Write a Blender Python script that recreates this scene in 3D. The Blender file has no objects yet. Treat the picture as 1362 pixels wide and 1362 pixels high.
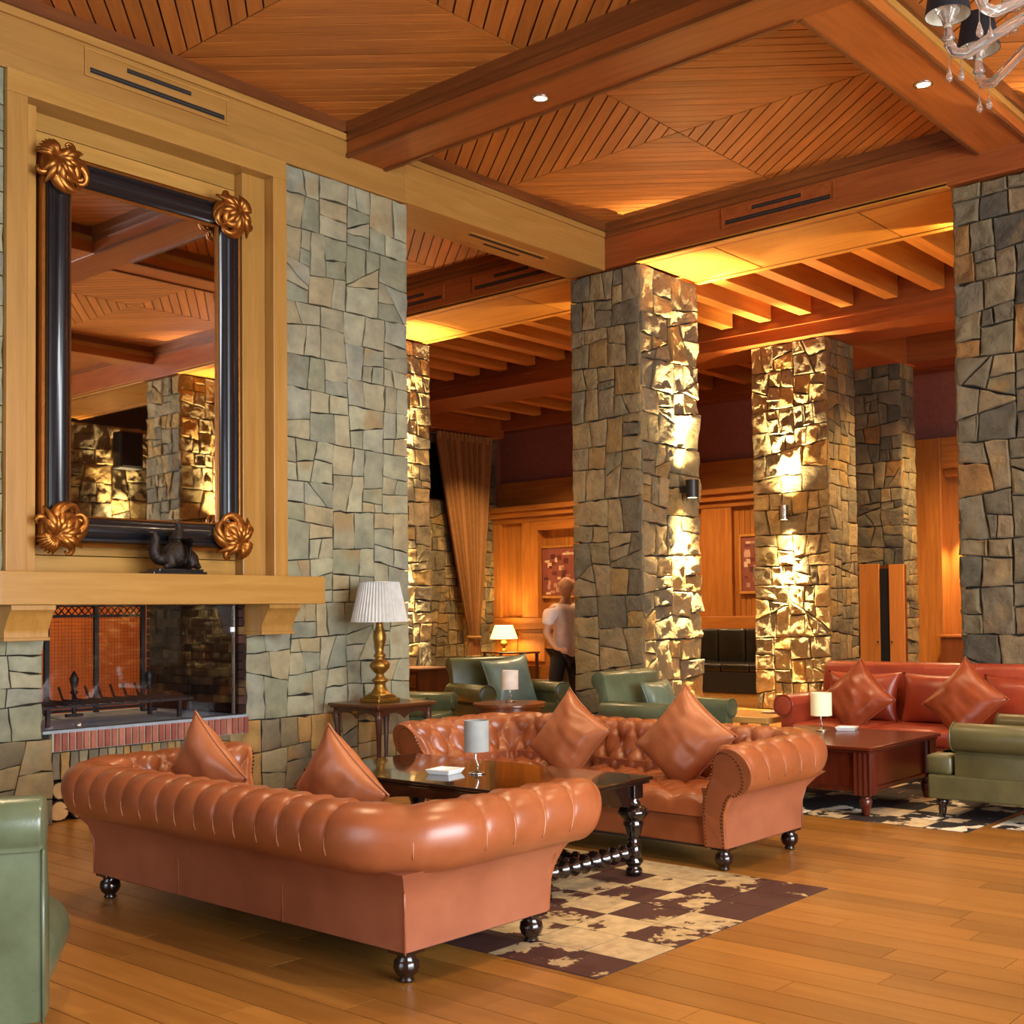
import bpy, bmesh, math, random
from mathutils import Vector, Matrix, noise as mnoise
sin, cos, pi = math.sin, math.cos, math.pi
SC = bpy.context.scene
COL = SC.collection
RNG = random.Random(7)

# ------------------------------------------------------------------ camera
FPX, PX, PY = 1594.853, 765.475, 761.091
YAW, PITCH, ROLL = math.radians(39.57415), math.radians(1.84862), math.radians(-0.67064)
CAM = Vector((0, 0, 1.5))
def _axes():
    F = Vector((cos(YAW) * cos(PITCH), sin(YAW) * cos(PITCH), sin(PITCH)))
    R = Vector((sin(YAW), -cos(YAW), 0)); U = R.cross(F)
    R2 = R * cos(ROLL) + U * sin(ROLL); U2 = -R * sin(ROLL) + U * cos(ROLL)
    return R2, U2, F
AR, AU, AF = _axes()
cam = bpy.data.cameras.new('camera'); cam.sensor_width = 36; cam.lens = 36 * FPX / 1362
cam.shift_x = (681 - PX) / 1362; cam.shift_y = (PY - 681) / 1362
cam.clip_start = .05; cam.clip_end = 200
camo = bpy.data.objects.new('camera', cam); COL.objects.link(camo)
M3 = Matrix((AR, AU, -AF)).transposed()
camo.matrix_world = Matrix.Translation(CAM) @ M3.to_4x4()
SC.camera = camo
def proj(p):
    v = Vector(p) - CAM; z = v.dot(AF)
    return (PX + FPX * v.dot(AR) / z, PY - FPX * v.dot(AU) / z, z)

# ------------------------------------------------------------------ world, light, exposure
w = bpy.data.worlds.new('world'); SC.world = w; w.use_nodes = True
w.node_tree.nodes['Background'].inputs[0].default_value = (.62, .78, 1, 1)
w.node_tree.nodes['Background'].inputs[1].default_value = 1.0
SC.view_settings.view_transform = 'Standard'; SC.view_settings.look = 'None'
SC.view_settings.gamma = 1; SC.view_settings.use_curve_mapping = False
SC.view_settings.exposure = 0.0
WARM = (1, .62, .26); AMBER = (1, .76, .40); DAY = (.90, .95, 1)
def area(name, loc, target, sx, sy, power, col):
    l = bpy.data.lights.new(name, 'AREA'); l.shape = 'RECTANGLE'; l.size = sx; l.size_y = sy
    l.energy = power; l.color = col
    o = bpy.data.objects.new(name, l); COL.objects.link(o); o.location = loc
    o.rotation_euler = (Vector(target) - Vector(loc)).to_track_quat('-Z', 'Z').to_euler(); return o
def spot(name, loc, target, power, col, angle=70, blend=.6, rad=.04):
    l = bpy.data.lights.new(name, 'SPOT'); l.energy = power; l.color = col
    l.spot_size = math.radians(angle); l.spot_blend = blend; l.shadow_soft_size = rad
    o = bpy.data.objects.new(name, l); COL.objects.link(o); o.location = loc
    o.rotation_euler = (Vector(target) - Vector(loc)).to_track_quat('-Z', 'Y').to_euler(); return o
def point(name, loc, power, col, rad=.08):
    l = bpy.data.lights.new(name, 'POINT'); l.energy = power; l.color = col; l.shadow_soft_size = rad
    o = bpy.data.objects.new(name, l); COL.objects.link(o); o.location = loc; return o
# daylight through the tall windows behind the camera (wall_back) and to its right (wall_right)
area('daylight_back_window', (-4.85, 4.0, 2.4), (5, 4.0, 3.1), 9, 4.2, 420, DAY)
area('daylight_right_window', (3.2, -5.8, 2.4), (3.2, 6, 3.0), 8.5, 4.2, 2300, DAY)
# recessed downlights, then added spots without fixtures
DOWNL = [(7.26, 6.31, 5.669), (9.1, 3.85, 5.68), (7.25, 1.4, 5.68), (5.2, 3.85, 5.68), (3.25, 6.33, 5.68), (3.25, 1.4, 5.68)]
for i, p in enumerate(DOWNL):
    spot('downward_spot', (p[0], p[1], p[2] - .05), (p[0], p[1], 0), 330, (1, .74, .42), 105, .7, .05)
for p in ((9.2, 11.2, 5.3), (13.6, 6.2, 5.3), (13.6, 10.6, 5.3), (17.6, 12.5, 5.2), (17.8, 16, 5.2), (18.2, 6.3, 5.2), (13.6, 14.6, 5.3), (5.5, 12, 5.0), (16.9, 6.6, 5.2), (12.6, 10.4, 5.3), (9.2, 14.5, 5.3)):
    spot('downward_spot', p, (p[0], p[1], 0), 420 if p[0] < 16 else 760, (1, .68, .34), 140, .7, .06)  # added spots with no fixtures; brighten the far room, cabinet doors and person

# ------------------------------------------------------------------ materials
def c(h):
    h = h.lstrip('#'); v = [int(h[i:i + 2], 16) / 255 for i in (0, 2, 4)]
    return tuple(x / 12.92 if x <= .04045 else ((x + .055) / 1.055) ** 2.4 for x in v) + (1,)
MATS = {}
def newmat(name):
    m = bpy.data.materials.new(name); m.use_nodes = True
    nt = m.node_tree; b = nt.nodes['Principled BSDF']; return m, nt, b
def N(nt, t, **k):
    n = nt.nodes.new(t)
    for a, v in k.items(): setattr(n, a, v)
    return n
def ramp(nt, cols, interp='LINEAR'):
    r = N(nt, 'ShaderNodeValToRGB'); e = r.color_ramp; e.interpolation = interp
    while len(e.elements) < len(cols): e.elements.new(.5)
    for i, (p, col) in enumerate(cols): e.elements[i].position = p; e.elements[i].color = col
    return r
def coords(nt, scale, spread=30):
    tc = N(nt, 'ShaderNodeTexCoord'); oi = N(nt, 'ShaderNodeObjectInfo')
    mp = N(nt, 'ShaderNodeMapping'); mp.inputs['Scale'].default_value = scale
    mul = N(nt, 'ShaderNodeMath', operation='MULTIPLY'); mul.inputs[1].default_value = spread
    nt.links.new(oi.outputs['Random'], mul.inputs[0])
    add = N(nt, 'ShaderNodeVectorMath', operation='ADD')
    nt.links.new(tc.outputs['Object'], add.inputs[0]); nt.links.new(mul.outputs[0], add.inputs[1])
    nt.links.new(add.outputs[0], mp.inputs[0]); return mp.outputs[0], oi
def noise_n(nt, vec, scale, detail=4, rough=.55, dist=0):
    n = N(nt, 'ShaderNodeTexNoise'); n.inputs['Scale'].default_value = scale
    n.inputs['Detail'].default_value = detail; n.inputs['Roughness'].default_value = rough
    n.inputs['Distortion'].default_value = dist
    nt.links.new(vec, n.inputs['Vector']); return n.outputs['Fac']
def bump(nt, b, h, strength, dist=.01):
    n = N(nt, 'ShaderNodeBump'); n.inputs['Strength'].default_value = strength; n.inputs['Distance'].default_value = dist
    nt.links.new(h, n.inputs['Height']); nt.links.new(n.outputs[0], b.inputs['Normal'])
def mixc(nt, fac, a, bb, mode='MIX'):
    n = N(nt, 'ShaderNodeMix', data_type='RGBA', blend_type=mode)
    if isinstance(fac, float): n.inputs[0].default_value = fac
    else: nt.links.new(fac, n.inputs[0])
    for v, i in ((a, 6), (bb, 7)):
        if isinstance(v, tuple): n.inputs[i].default_value = v
        else: nt.links.new(v, n.inputs[i])
    return n.outputs[2]
def valvar(nt, col, oi, lo, hi):
    mr = N(nt, 'ShaderNodeMapRange'); mr.inputs[3].default_value = lo; mr.inputs[4].default_value = hi
    nt.links.new(oi.outputs['Random'], mr.inputs[0])
    h = N(nt, 'ShaderNodeHueSaturation'); nt.links.new(mr.outputs[0], h.inputs['Value']); nt.links.new(col, h.inputs['Color'])
    return h.outputs[0]
def wood(ca, cb, axis='x', rough=.42, var=(.85, 1.1), coat=0.0):
    key = ('wood', ca, cb, axis, rough, var)
    if key in MATS: return MATS[key]
    m, nt, b = newmat('wood')
    sc = {'x': (.8, 11, 11), 'y': (11, .8, 11), 'z': (11, 11, .8)}[axis]
    v, oi = coords(nt, sc)
    f = noise_n(nt, v, 1.6, 5, .6, .6); r = ramp(nt, [(.3, c(cb)), (.7, c(ca))]); nt.links.new(f, r.inputs[0])
    nt.links.new(valvar(nt, r.outputs[0], oi, *var), b.inputs['Base Color'])
    b.inputs['Roughness'].default_value = rough; b.inputs['Coat Weight'].default_value = coat
    bump(nt, b, f, .08, .004)
    MATS[key] = m; return m
def stone(cols, rough_relief=.5, key=None):
    k = ('stone', key)
    if k in MATS: return MATS[k]
    m, nt, b = newmat('stone'); v, oi = coords(nt, (1, 1, 1), 50)
    n = len(cols); r = ramp(nt, [(i / n, c(x)) for i, x in enumerate(cols)], 'CONSTANT'); nt.links.new(oi.outputs['Random'], r.inputs[0])
    f = noise_n(nt, v, 5, 5, .65); r2 = ramp(nt, [(.28, (.62, .62, .62, 1)), (.7, (1.15, 1.12, 1.05, 1))]); nt.links.new(f, r2.inputs[0])
    col = mixc(nt, 1.0, r.outputs[0], r2.outputs[0], 'MULTIPLY')
    f2 = noise_n(nt, v, 2.3, 3, .5); r3 = ramp(nt, [(.60, (0, 0, 0, 1)), (.72, (.55, .55, .55, 1))]); nt.links.new(f2, r3.inputs[0])
    col = mixc(nt, r3.outputs[0], col, c('#8a6a3c')); nt.links.new(col, b.inputs['Base Color'])
    b.inputs['Roughness'].default_value = .92; b.inputs['Specular IOR Level'].default_value = .18
    h = noise_n(nt, v, 9, 8, .65, .4); bump(nt, b, h, rough_relief, .05)
    MATS[k] = m; return m
def leather(ca, cb, rough=.38, key=None):
    k = ('leather', ca, cb)
    if k in MATS: return MATS[k]
    m, nt, b = newmat('leather'); v, oi = coords(nt, (1, 1, 1), 20)
    f = noise_n(nt, v, 4, 4, .6); r = ramp(nt, [(.3, c(cb)), (.7, c(ca))]); nt.links.new(f, r.inputs[0])
    nt.links.new(r.outputs[0], b.inputs['Base Color']); b.inputs['Roughness'].default_value = rough
    b.inputs['Specular IOR Level'].default_value = .5
    h = noise_n(nt, v, 130, 3, .6); bump(nt, b, h, .12, .003)
    MATS[k] = m; return m
def plain(name, col, rough=.5, metal=0, coat=0, bumpy=0, spec=.5):
    k = ('plain', name)
    if k in MATS: return MATS[k]
    m, nt, b = newmat(name); v, oi = coords(nt, (1, 1, 1), 9)
    f = noise_n(nt, v, 12, 4, .6); cc = c(col)
    r = ramp(nt, [(.3, tuple(x * .86 for x in cc[:3]) + (1,)), (.7, tuple(min(1, x * 1.08) for x in cc[:3]) + (1,))]); nt.links.new(f, r.inputs[0])
    nt.links.new(r.outputs[0], b.inputs['Base Color']); b.inputs['Roughness'].default_value = rough
    b.inputs['Metallic'].default_value = metal; b.inputs['Coat Weight'].default_value = coat
    b.inputs['Specular IOR Level'].default_value = spec
    if bumpy: bump(nt, b, noise_n(nt, v, 60, 4, .6), bumpy, .006)
    MATS[k] = m; return m
def emit(name, col, strength, base='#fff2d8', alpha=1):
    k = ('emit', name)
    if k in MATS: return MATS[k]
    m, nt, b = newmat(name); b.inputs['Base Color'].default_value = c(base)
    b.inputs['Emission Color'].default_value = c(col); b.inputs['Emission Strength'].default_value = strength
    b.inputs['Roughness'].default_value = .7
    MATS[k] = m; return m
def hide(dark, light, bias):
    k = ('hide', dark, light, bias)
    if k in MATS: return MATS[k]
    m, nt, b = newmat('cowhide'); v, oi = coords(nt, (1, 1, 1), 60)
    f = noise_n(nt, v, 4.2, 5, .62, .3)
    mr = N(nt, 'ShaderNodeMapRange'); mr.inputs[3].default_value = bias - .14; mr.inputs[4].default_value = bias + .14
    s = N(nt, 'ShaderNodeMath', operation='FRACT'); mm = N(nt, 'ShaderNodeMath', operation='MULTIPLY'); mm.inputs[1].default_value = 37.77
    nt.links.new(oi.outputs['Random'], mm.inputs[0]); nt.links.new(mm.outputs[0], s.inputs[0]); nt.links.new(s.outputs[0], mr.inputs[0])
    ad = N(nt, 'ShaderNodeMath', operation='ADD'); nt.links.new(f, ad.inputs[0]); nt.links.new(mr.outputs[0], ad.inputs[1])
    r = ramp(nt, [(.49, c(dark)), (.515, c(light))]); nt.links.new(ad.outputs[0], r.inputs[0])
    f2 = noise_n(nt, v, 14, 4, .6); r2 = ramp(nt, [(.3, (.7, .66, .6, 1)), (.6, (1, 1, 1, 1))]); nt.links.new(f2, r2.inputs[0])
    nt.links.new(mixc(nt, 1.0, r.outputs[0], r2.outputs[0], 'MULTIPLY'), b.inputs['Base Color'])
    b.inputs['Roughness'].default_value = .75; bump(nt, b, noise_n(nt, v, 160, 3, .7), .3, .004)
    MATS[k] = m; return m
def glassm(name, col='#ffffff', rough=.0, ior=1.45):
    k = ('glass', name)
    if k in MATS: return MATS[k]
    m, nt, b = newmat(name); b.inputs['Base Color'].default_value = c(col)
    b.inputs['Transmission Weight'].default_value = 1; b.inputs['Roughness'].default_value = rough; b.inputs['IOR'].default_value = ior
    MATS[k] = m; return m
HONEY = ('#ab7d3c', '#9a6c2f'); AMB = ('#b8692a', '#9c5320'); DARKW = ('#4a2413', '#2c130a'); REDW = ('#6b2a16', '#401509')
PAN = ('#b5702c', '#98571f')

# ------------------------------------------------------------------ geometry
class G:
    def __init__(s): s.v = []; s.f = []
    def add(s, vs, fs):
        o = len(s.v); s.v += [tuple(p) for p in vs]; s.f += [tuple(i + o for i in f) for f in fs]; return s
    def box(s, x0, x1, y0, y1, z0, z1):
        return s.add([(x0, y0, z0), (x1, y0, z0), (x1, y1, z0), (x0, y1, z0), (x0, y0, z1), (x1, y0, z1), (x1, y1, z1), (x0, y1, z1)],
                     [(3, 2, 1, 0), (4, 5, 6, 7), (0, 1, 5, 4), (1, 2, 6, 5), (2, 3, 7, 6), (3, 0, 4, 7)])
    def prism(s, poly, d0, d1, ax='y'):
        n = len(poly)
        mk = {'y': lambda a, b, d: (a, d, b), 'x': lambda a, b, d: (d, a, b), 'z': lambda a, b, d: (a, b, d)}[ax]
        vs = [mk(a, b, d0) for a, b in poly] + [mk(a, b, d1) for a, b in poly]
        fs = [tuple(range(n - 1, -1, -1)), tuple(range(n, 2 * n))] + [(i, (i + 1) % n, n + (i + 1) % n, n + i) for i in range(n)]
        return s.add(vs, fs)
    def lathe(s, prof, n=20, cx=0, cy=0, cz=0, mod=None, caps=True):
        vs = []
        for r, z in prof:
            for i in range(n):
                a = 2 * pi * i / n; rr = r * (mod(a, z) if mod else 1)
                vs.append((cx + rr * cos(a), cy + rr * sin(a), cz + z))
        fs = []
        for j in range(len(prof) - 1):
            for i in range(n):
                fs.append((j * n + i, j * n + (i + 1) % n, (j + 1) * n + (i + 1) % n, (j + 1) * n + i))
        if caps:
            fs.append(tuple(range(n - 1, -1, -1))); k = (len(prof) - 1) * n; fs.append(tuple(range(k, k + n)))
        return s.add(vs, fs)
    def tube(s, pts, rad, n=8, closed=False):
        pts = [Vector(p) for p in pts]; m = len(pts)
        if not hasattr(rad, '__len__'): rad = [rad] * m
        vs = []; up = None
        for i, p in enumerate(pts):
            t = (pts[(i + 1) % m] - pts[i - 1]) if closed else (pts[min(i + 1, m - 1)] - pts[max(i - 1, 0)])
            t.normalize()
            if up is None:
                up = Vector((0, 0, 1)) if abs(t.z) < .9 else Vector((1, 0, 0))
            a = t.cross(up)
            if a.length < 1e-5: a = t.orthogonal()
            a.normalize(); up = a.cross(t).normalized()
            for k in range(n):
                q = 2 * pi * k / n; vs.append(p + (a * cos(q) + up * sin(q)) * rad[i])
        fs = []
        for j in range(m if closed else m - 1):
            for k in range(n):
                fs.append((j * n + k, j * n + (k + 1) % n, ((j + 1) % m) * n + (k + 1) % n, ((j + 1) % m) * n + k))
        if not closed:
            fs.append(tuple(range(n - 1, -1, -1))); fs.append(tuple(range((m - 1) * n, m * n)))
        return s.add(vs, fs)
    def grid(s, fn, nu, nv, cu=False):
        vs = [fn(i / (nu if cu else nu - 1), j / (nv - 1)) for i in range(nu) for j in range(nv)]
        fs = []
        for i in range(nu if cu else nu - 1):
            for j in range(nv - 1):
                a = i * nv + j; b2 = ((i + 1) % nu) * nv + j
                fs.append((a, b2, b2 + 1, a + 1))
        return s.add(vs, fs)
    def ball(s, c0, r, nu=12, nv=8, sc=(1, 1, 1)):
        return s.lathe([(max(1e-4, r * sin(pi * j / nv)) * 1, -r * cos(pi * j / nv) * sc[2]) for j in range(nv + 1)], nu, c0[0], c0[1], c0[2])
    def xf(s, mat):
        s.v = [tuple(mat @ Vector(p)) for p in s.v]; return s
def build(g, name, mat, parent=None, loc=(0, 0, 0), rz=0, smooth=False, bevel=0, seg=2, weld=0):
    me = bpy.data.meshes.new(name); me.from_pydata(g.v, [], g.f); me.validate()
    bm = bmesh.new(); bm.from_mesh(me)
    if weld: bmesh.ops.remove_doubles(bm, verts=bm.verts, dist=weld)
    bmesh.ops.recalc_face_normals(bm, faces=bm.faces)
    if bevel:
        es = [e for e in bm.edges if len(e.link_faces) == 2 and e.calc_face_angle() > .5]
        bmesh.ops.bevel(bm, geom=es, offset=bevel, segments=seg, affect='EDGES', profile=.5)
    bm.to_mesh(me); bm.free()
    if smooth:
        for p in me.polygons: p.use_smooth = True
        if smooth == 'auto':
            try: me.set_sharp_from_angle(angle=math.radians(40))
            except Exception: pass
    me.materials.append(mat)
    return link(name, me, parent, loc, rz)
def link(name, me, parent=None, loc=(0, 0, 0), rz=0):
    o = bpy.data.objects.new(name, me); COL.objects.link(o); o.location = loc
    if isinstance(rz, (int, float)): o.rotation_euler = (0, 0, rz)
    else: o.rotation_euler = rz
    if parent is not None: o.parent = parent
    return o
def tag(o, label, cat, group=None):
    o['label'] = label; o['category'] = cat
    if group: o['group'] = group
    return o
def thing(name, label, cat, loc=(0, 0, 0), rz=0, group=None):
    o = link(name, None, None, loc, rz); return tag(o, label, cat, group)
def struct(o): o['kind'] = 'structure'; return o
def copy_tree(o, parent=None):
    k = o.copy(); COL.objects.link(k)
    if parent is not None: k.parent = parent
    for ch in list(o.children): copy_tree(ch, k)
    return k
def bx(name, mat, b, parent=None, bevel=0, smooth=False, ploc=(0, 0, 0)):
    """box given in parent space, origin at its centre"""
    x0, x1, y0, y1, z0, z1 = b; cx, cy, cz = (x0 + x1) / 2, (y0 + y1) / 2, (z0 + z1) / 2
    g = G().box(x0 - cx, x1 - cx, y0 - cy, y1 - cy, z0 - cz, z1 - cz)
    return build(g, name, mat, parent, (cx, cy, cz), 0, smooth, bevel)

# ------------------------------------------------------------------ masonry
def split_poly(poly, p, d):
    """cut convex poly by the line through p along d"""
    n = (-d[1], d[0]); A = []; B = []
    k = len(poly)
    for i in range(k):
        a = poly[i]; b2 = poly[(i + 1) % k]
        sa = (a[0] - p[0]) * n[0] + (a[1] - p[1]) * n[1]; sb = (b2[0] - p[0]) * n[0] + (b2[1] - p[1]) * n[1]
        (A if sa >= 0 else B).append(a)
        if sa * sb < 0:
            t = sa / (sa - sb); q = (a[0] + (b2[0] - a[0]) * t, a[1] + (b2[1] - a[1]) * t); A.append(q); B.append(q)
    return A, B
def area2(poly):
    return abs(sum(poly[i][0] * poly[(i + 1) % len(poly)][1] - poly[(i + 1) % len(poly)][0] * poly[i][1] for i in range(len(poly)))) / 2
def inset(poly, g):
    k = len(poly); out = []
    s = sum(poly[i][0] * poly[(i + 1) % k][1] - poly[(i + 1) % k][0] * poly[i][1] for i in range(k))
    if s < 0: poly = poly[::-1]
    pts = []
    for p in poly:
        if not pts or math.hypot(p[0] - pts[-1][0], p[1] - pts[-1][1]) > 1e-4: pts.append(p)
    if math.hypot(pts[0][0] - pts[-1][0], pts[0][1] - pts[-1][1]) < 1e-4: pts.pop()
    poly = pts; k = len(poly)
    for i in range(k):
        a, b2, d = poly[i - 1], poly[i], poly[(i + 1) % k]
        e1 = Vector((b2[0] - a[0], b2[1] - a[1])).normalized(); e2 = Vector((d[0] - b2[0], d[1] - b2[1])).normalized()
        n1 = Vector((-e1.y, e1.x)); n2 = Vector((-e2.y, e2.x)); m = n1 + n2
        den = 1 + n1.dot(n2)
        m = m / max(den, .25)
        out.append((b2[0] + m.x * g, b2[1] + m.y * g))
    return out
def rubble(w0, h0, mean, rng):
    polys = [[(0, 0), (w0, 0), (w0, h0), (0, h0)]]; out = []
    while polys:
        p = polys.pop(); A = area2(p)
        xs = [q[0] for q in p]; zs = [q[1] for q in p]; bw, bh = max(xs) - min(xs), max(zs) - min(zs)
        asp = max(bw / max(bh, 1e-3), bh / max(bw, 1e-3))
        if A < mean * rng.uniform(.55, 1.9) and asp < 2.3 or A < mean * .3:
            out.append(p); continue
        cx = sum(xs) / len(xs); cz = sum(zs) / len(zs)
        f = rng.uniform(.36, .64)
        ang = rng.gauss(0, .10) if rng.random() < .8 else rng.gauss(0, .35)
        if A > mean * 6: ang *= .3
        if bw > bh * rng.uniform(.8, 1.2):
            q = (min(xs) + bw * f, cz); d = (sin(ang), cos(ang))
        else:
            q = (cx, min(zs) + bh * f); d = (cos(ang), sin(ang))
        a, b2 = split_poly(p, q, d)
        if len(a) < 3 or len(b2) < 3: out.append(p); continue
        polys += [a, b2]
    return out
def stones(parent, origin, ux, nx, w0, h0, mean, mat, rng, thick=.05, relief=.012, gap=.007, name='stone', polys=None):
    """rubble facing on the plane through origin; ux: horizontal unit vector, nx: outward normal"""
    ux = Vector(ux); nx = Vector(nx); origin = Vector(origin)
    for p in (polys or rubble(w0, h0, mean, rng)):
        q = inset(p, gap)
        if area2(q) < .0015: continue
        ring = []
        k = len(q)
        for i in range(k):
            a, b2 = q[i], q[(i + 1) % k]; L = math.hypot(b2[0] - a[0], b2[1] - a[1]); m = max(1, int(round(L / .09)))
            for j in range(m):
                t = j / m; ring.append((a[0] + (b2[0] - a[0]) * t + (rng.gauss(0, .006) if j else 0), a[1] + (b2[1] - a[1]) * t + (rng.gauss(0, .006) if j else 0)))
        cx = sum(x for x, _ in ring) / len(ring); cz = sum(z for _, z in ring) / len(ring)
        n = len(ring); base = thick + rng.uniform(-.004, .012) * (relief / .012); ch = min(.010, .002 + relief * .6)
        gx, gz = rng.gauss(0, relief * 1.1), rng.gauss(0, relief * 1.1); sd = Vector((rng.uniform(0, 90), 0, 0))
        def hh(x, z, amp):
            v = Vector((x, z, 0)) + sd
            return base + gx * (x - cx) / .3 + gz * (z - cz) / .3 + amp * (2.4 * mnoise.noise(v * 5) + 1.5 * mnoise.noise(v * 12)) + rng.gauss(0, amp * .25)
        vs = []
        def P(x, z, d): return ux * (x - cx) + Vector((0, 0, z - cz)) + nx * d
        for x, z in ring: vs.append(P(x, z, 0))
        for x, z in ring: vs.append(P(x, z, hh(x, z, relief * .3) - ch))
        for x, z in ring:
            L = math.hypot(x - cx, z - cz); q_ = max(.3, 1 - (.004 + ch) / max(L, .02)); vs.append(P(cx + (x - cx) * q_, cz + (z - cz) * q_, hh(x, z, relief * .5)))
        inner = (.74, .48, .24) if relief > .010 else (.55,)
        for f_ in inner:
            for x, z in ring:
                xx, zz = cx + (x - cx) * f_, cz + (z - cz) * f_; vs.append(P(xx, zz, hh(xx, zz, relief)))
        vs.append(P(cx, cz, hh(cx, cz, relief)))
        fs = []; nr = 2 + len(inner)
        for r in range(nr):
            for i in range(n): fs.append((r * n + i, r * n + (i + 1) % n, (r + 1) * n + (i + 1) % n, (r + 1) * n + i))
        for i in range(n): fs.append((nr * n + i, nr * n + (i + 1) % n, (nr + 1) * n))
        g = G().add(vs, fs)
        o = origin + ux * cx + Vector((0, 0, cz))
        pl = Vector(parent.location) if parent else Vector()
        build(g, name, mat, parent, o - pl, 0, smooth='auto')
MORTAR = plain('mortar', '#2b251c', .95)
ST_WALL = stone(['#96957d', '#8b8c76', '#9c9a80', '#838472', '#9a947a', '#91917f', '#87876f', '#948e74', '#9c9070'], .30, 'wall')
ST_LOW = stone(['#8b7a58', '#7d7258', '#6e6450', '#8d8468', '#9b7c4c', '#736a58'], .35, 'low')
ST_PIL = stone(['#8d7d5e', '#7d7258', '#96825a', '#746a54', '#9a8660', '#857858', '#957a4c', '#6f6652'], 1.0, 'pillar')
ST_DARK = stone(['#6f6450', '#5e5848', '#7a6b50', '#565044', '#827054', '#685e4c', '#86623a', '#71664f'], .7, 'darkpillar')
# ------------------------------------------------------------------ floor
FW = wood('#9f6d30', '#8b5a23', 'y', .30, (.76, 1.14))
floor = struct(build(G().box(-5.2, 22, -6.2, 19.2, -.30, -.012), 'floor', plain('subfloor', '#3a2612', .8)))
PW, PL = .168, 1.55
pl_me = None
def plank_mesh():
    g = G().box(-PW / 2 + .0022, PW / 2 - .0022, -PL / 2 + .002, PL / 2 - .002, -.012, 0)
    o = build(g, 'plank', FW, floor, bevel=0); me = o.data; bpy.data.objects.remove(o); return me
pl_me = plank_mesh()
cells = []
ix = 0; x = -5.1
while x < 21.9:
    off = RNG.uniform(0, PL); y = -6.1 - off
    while y < 19.1:
        cells.append((x + PW / 2, y + PL / 2)); y += PL
    x += PW
seen = []
rest = []
for p in cells:
    best = 0
    for dy in (-.7, 0, .7):
        q = proj((p[0], p[1] + dy, 0))
        if q[2] > .5 and -20 < q[0] < 1382 and q[1] < 1420: best = max(best, q[1])
    hidden = p[1] > 8.6 and p[0] < 7.9
    (seen if best > 0 and not hidden and p[0] < 12 else rest).append((best, p))
seen.sort(reverse=True)
for b_, p in seen[:298]: link('plank', pl_me, floor, (p[0], p[1], 0))
g = G()
for b_, p in seen[298:] + rest:
    g.box(p[0] - PW / 2 + .0022, p[0] + PW / 2 - .0022, max(-6.1, p[1] - PL / 2 + .002), min(19.1, p[1] + PL / 2 - .002), -.012, 0)
o = build(g, 'far_planks', FW, floor); o['kind'] = 'stuff'

# ------------------------------------------------------------------ shell
PAINT = plain('brown_paint', '#84493a', .7)
WBOARD = wood('#b06a2c', '#8e4f1c', 'z', .45)
g = G()   # fireplace mass with firebox tunnel, log niche
for b_ in ((-5.2, 4.22, 8.53, 9.95, 0, 1.72), (5.95, 7.72, 8.53, 9.95, 0, 1.72), (-5.2, 3.93, 8.53, 9.95, 1.72, 5.5), (6.34, 7.72, 8.53, 9.95, 1.72, 5.5), (3.93, 6.34, 8.78, 9.95, 1.72, 5.5), (4.22, 5.95, 8.53, 9.95, .48, .66), (5.42, 5.95, 8.53, 9.95, 0, .48), (4.22, 4.30, 8.53, 9.95, 0, .48), (4.22, 5.95, 9.2, 9.95, 0, .48)):
    g.box(*b_)
wall_left = struct(build(g, 'wall_left', MORTAR))
wl = random.Random(21)
for (x0, z0, x1, z1, mt) in ((3.3, 1.6, 3.93, 5.42, ST_WALL), (3.3, .62, 4.22, 1.6, ST_WALL), (3.3, 0, 4.30, .62, ST_LOW), (6.34, 1.6, 7.775, 5.42, ST_WALL), (5.95, .62, 7.775, 1.6, ST_WALL), (5.62, 0, 7.775, .62, ST_LOW)):
    stones(wall_left, (x0, 8.53, z0), (1, 0, 0), (0, -1, 0), x1 - x0, z1 - z0, .062, mt, wl, .05, .0035, .0045)
stones(wall_left, (7.72, 8.53, 0), (0, 1, 0), (1, 0, 0), 1.42, 5.42, .075, ST_WALL, wl, .05, .008)
# firebox lintel course of thin upright stones under the hearth
pol = []; xx = 4.30
while xx < 5.6:
    ww = wl.uniform(.05, .10); pol.append([(xx - 4.3, 0), (min(xx + ww, 5.62) - 4.3, 0), (min(xx + ww, 5.62) - 4.3, .2), (xx - 4.3, .2)]); xx += ww
stones(wall_left, (4.30, 8.53, .315), (1, 0, 0), (0, -1, 0), 0, 0, 1, ST_LOW, wl, .045, .004, .004, polys=pol)
far = struct(bx('wall_far', PAINT, (20.3, 20.6, -6.2, 19.2, 0, 6.4)))
end = struct(bx('wall_end', PAINT, (-5.2, 20.6, 19.0, 19.3, 0, 6.4)))
back = G()
for b_ in ((-5.3, -5.0, -6.2, -.6, 0, 6.4), (-5.3, -5.0, 8.6, 19.2, 0, 6.4), (-5.3, -5.0, -.6, 8.6, 0, .25), (-5.3, -5.0, -.6, 8.6, 4.6, 6.4)): back.box(*b_)
wall_back = struct(build(back, 'wall_back', PAINT))
right = G()
for b_ in ((-5.2, -1.1, -6.2, -5.9, 0, 6.4), (7.5, 20.6, -6.2, -5.9, 0, 6.4), (-1.1, 7.5, -6.2, -5.9, 0, .25), (-1.1, 7.5, -6.2, -5.9, 4.7, 6.4)): right.box(*b_)
wall_right = struct(build(right, 'wall_right', MORTAR))
stones(wall_right, (8.2, -5.9, 0), (1, 0, 0), (0, 1, 0), 6.2, 5.4, .16, ST_PIL, wl, .05, .012)
WDW = wood('#8a5a2c', '#6e431d', 'z', .5)
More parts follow.
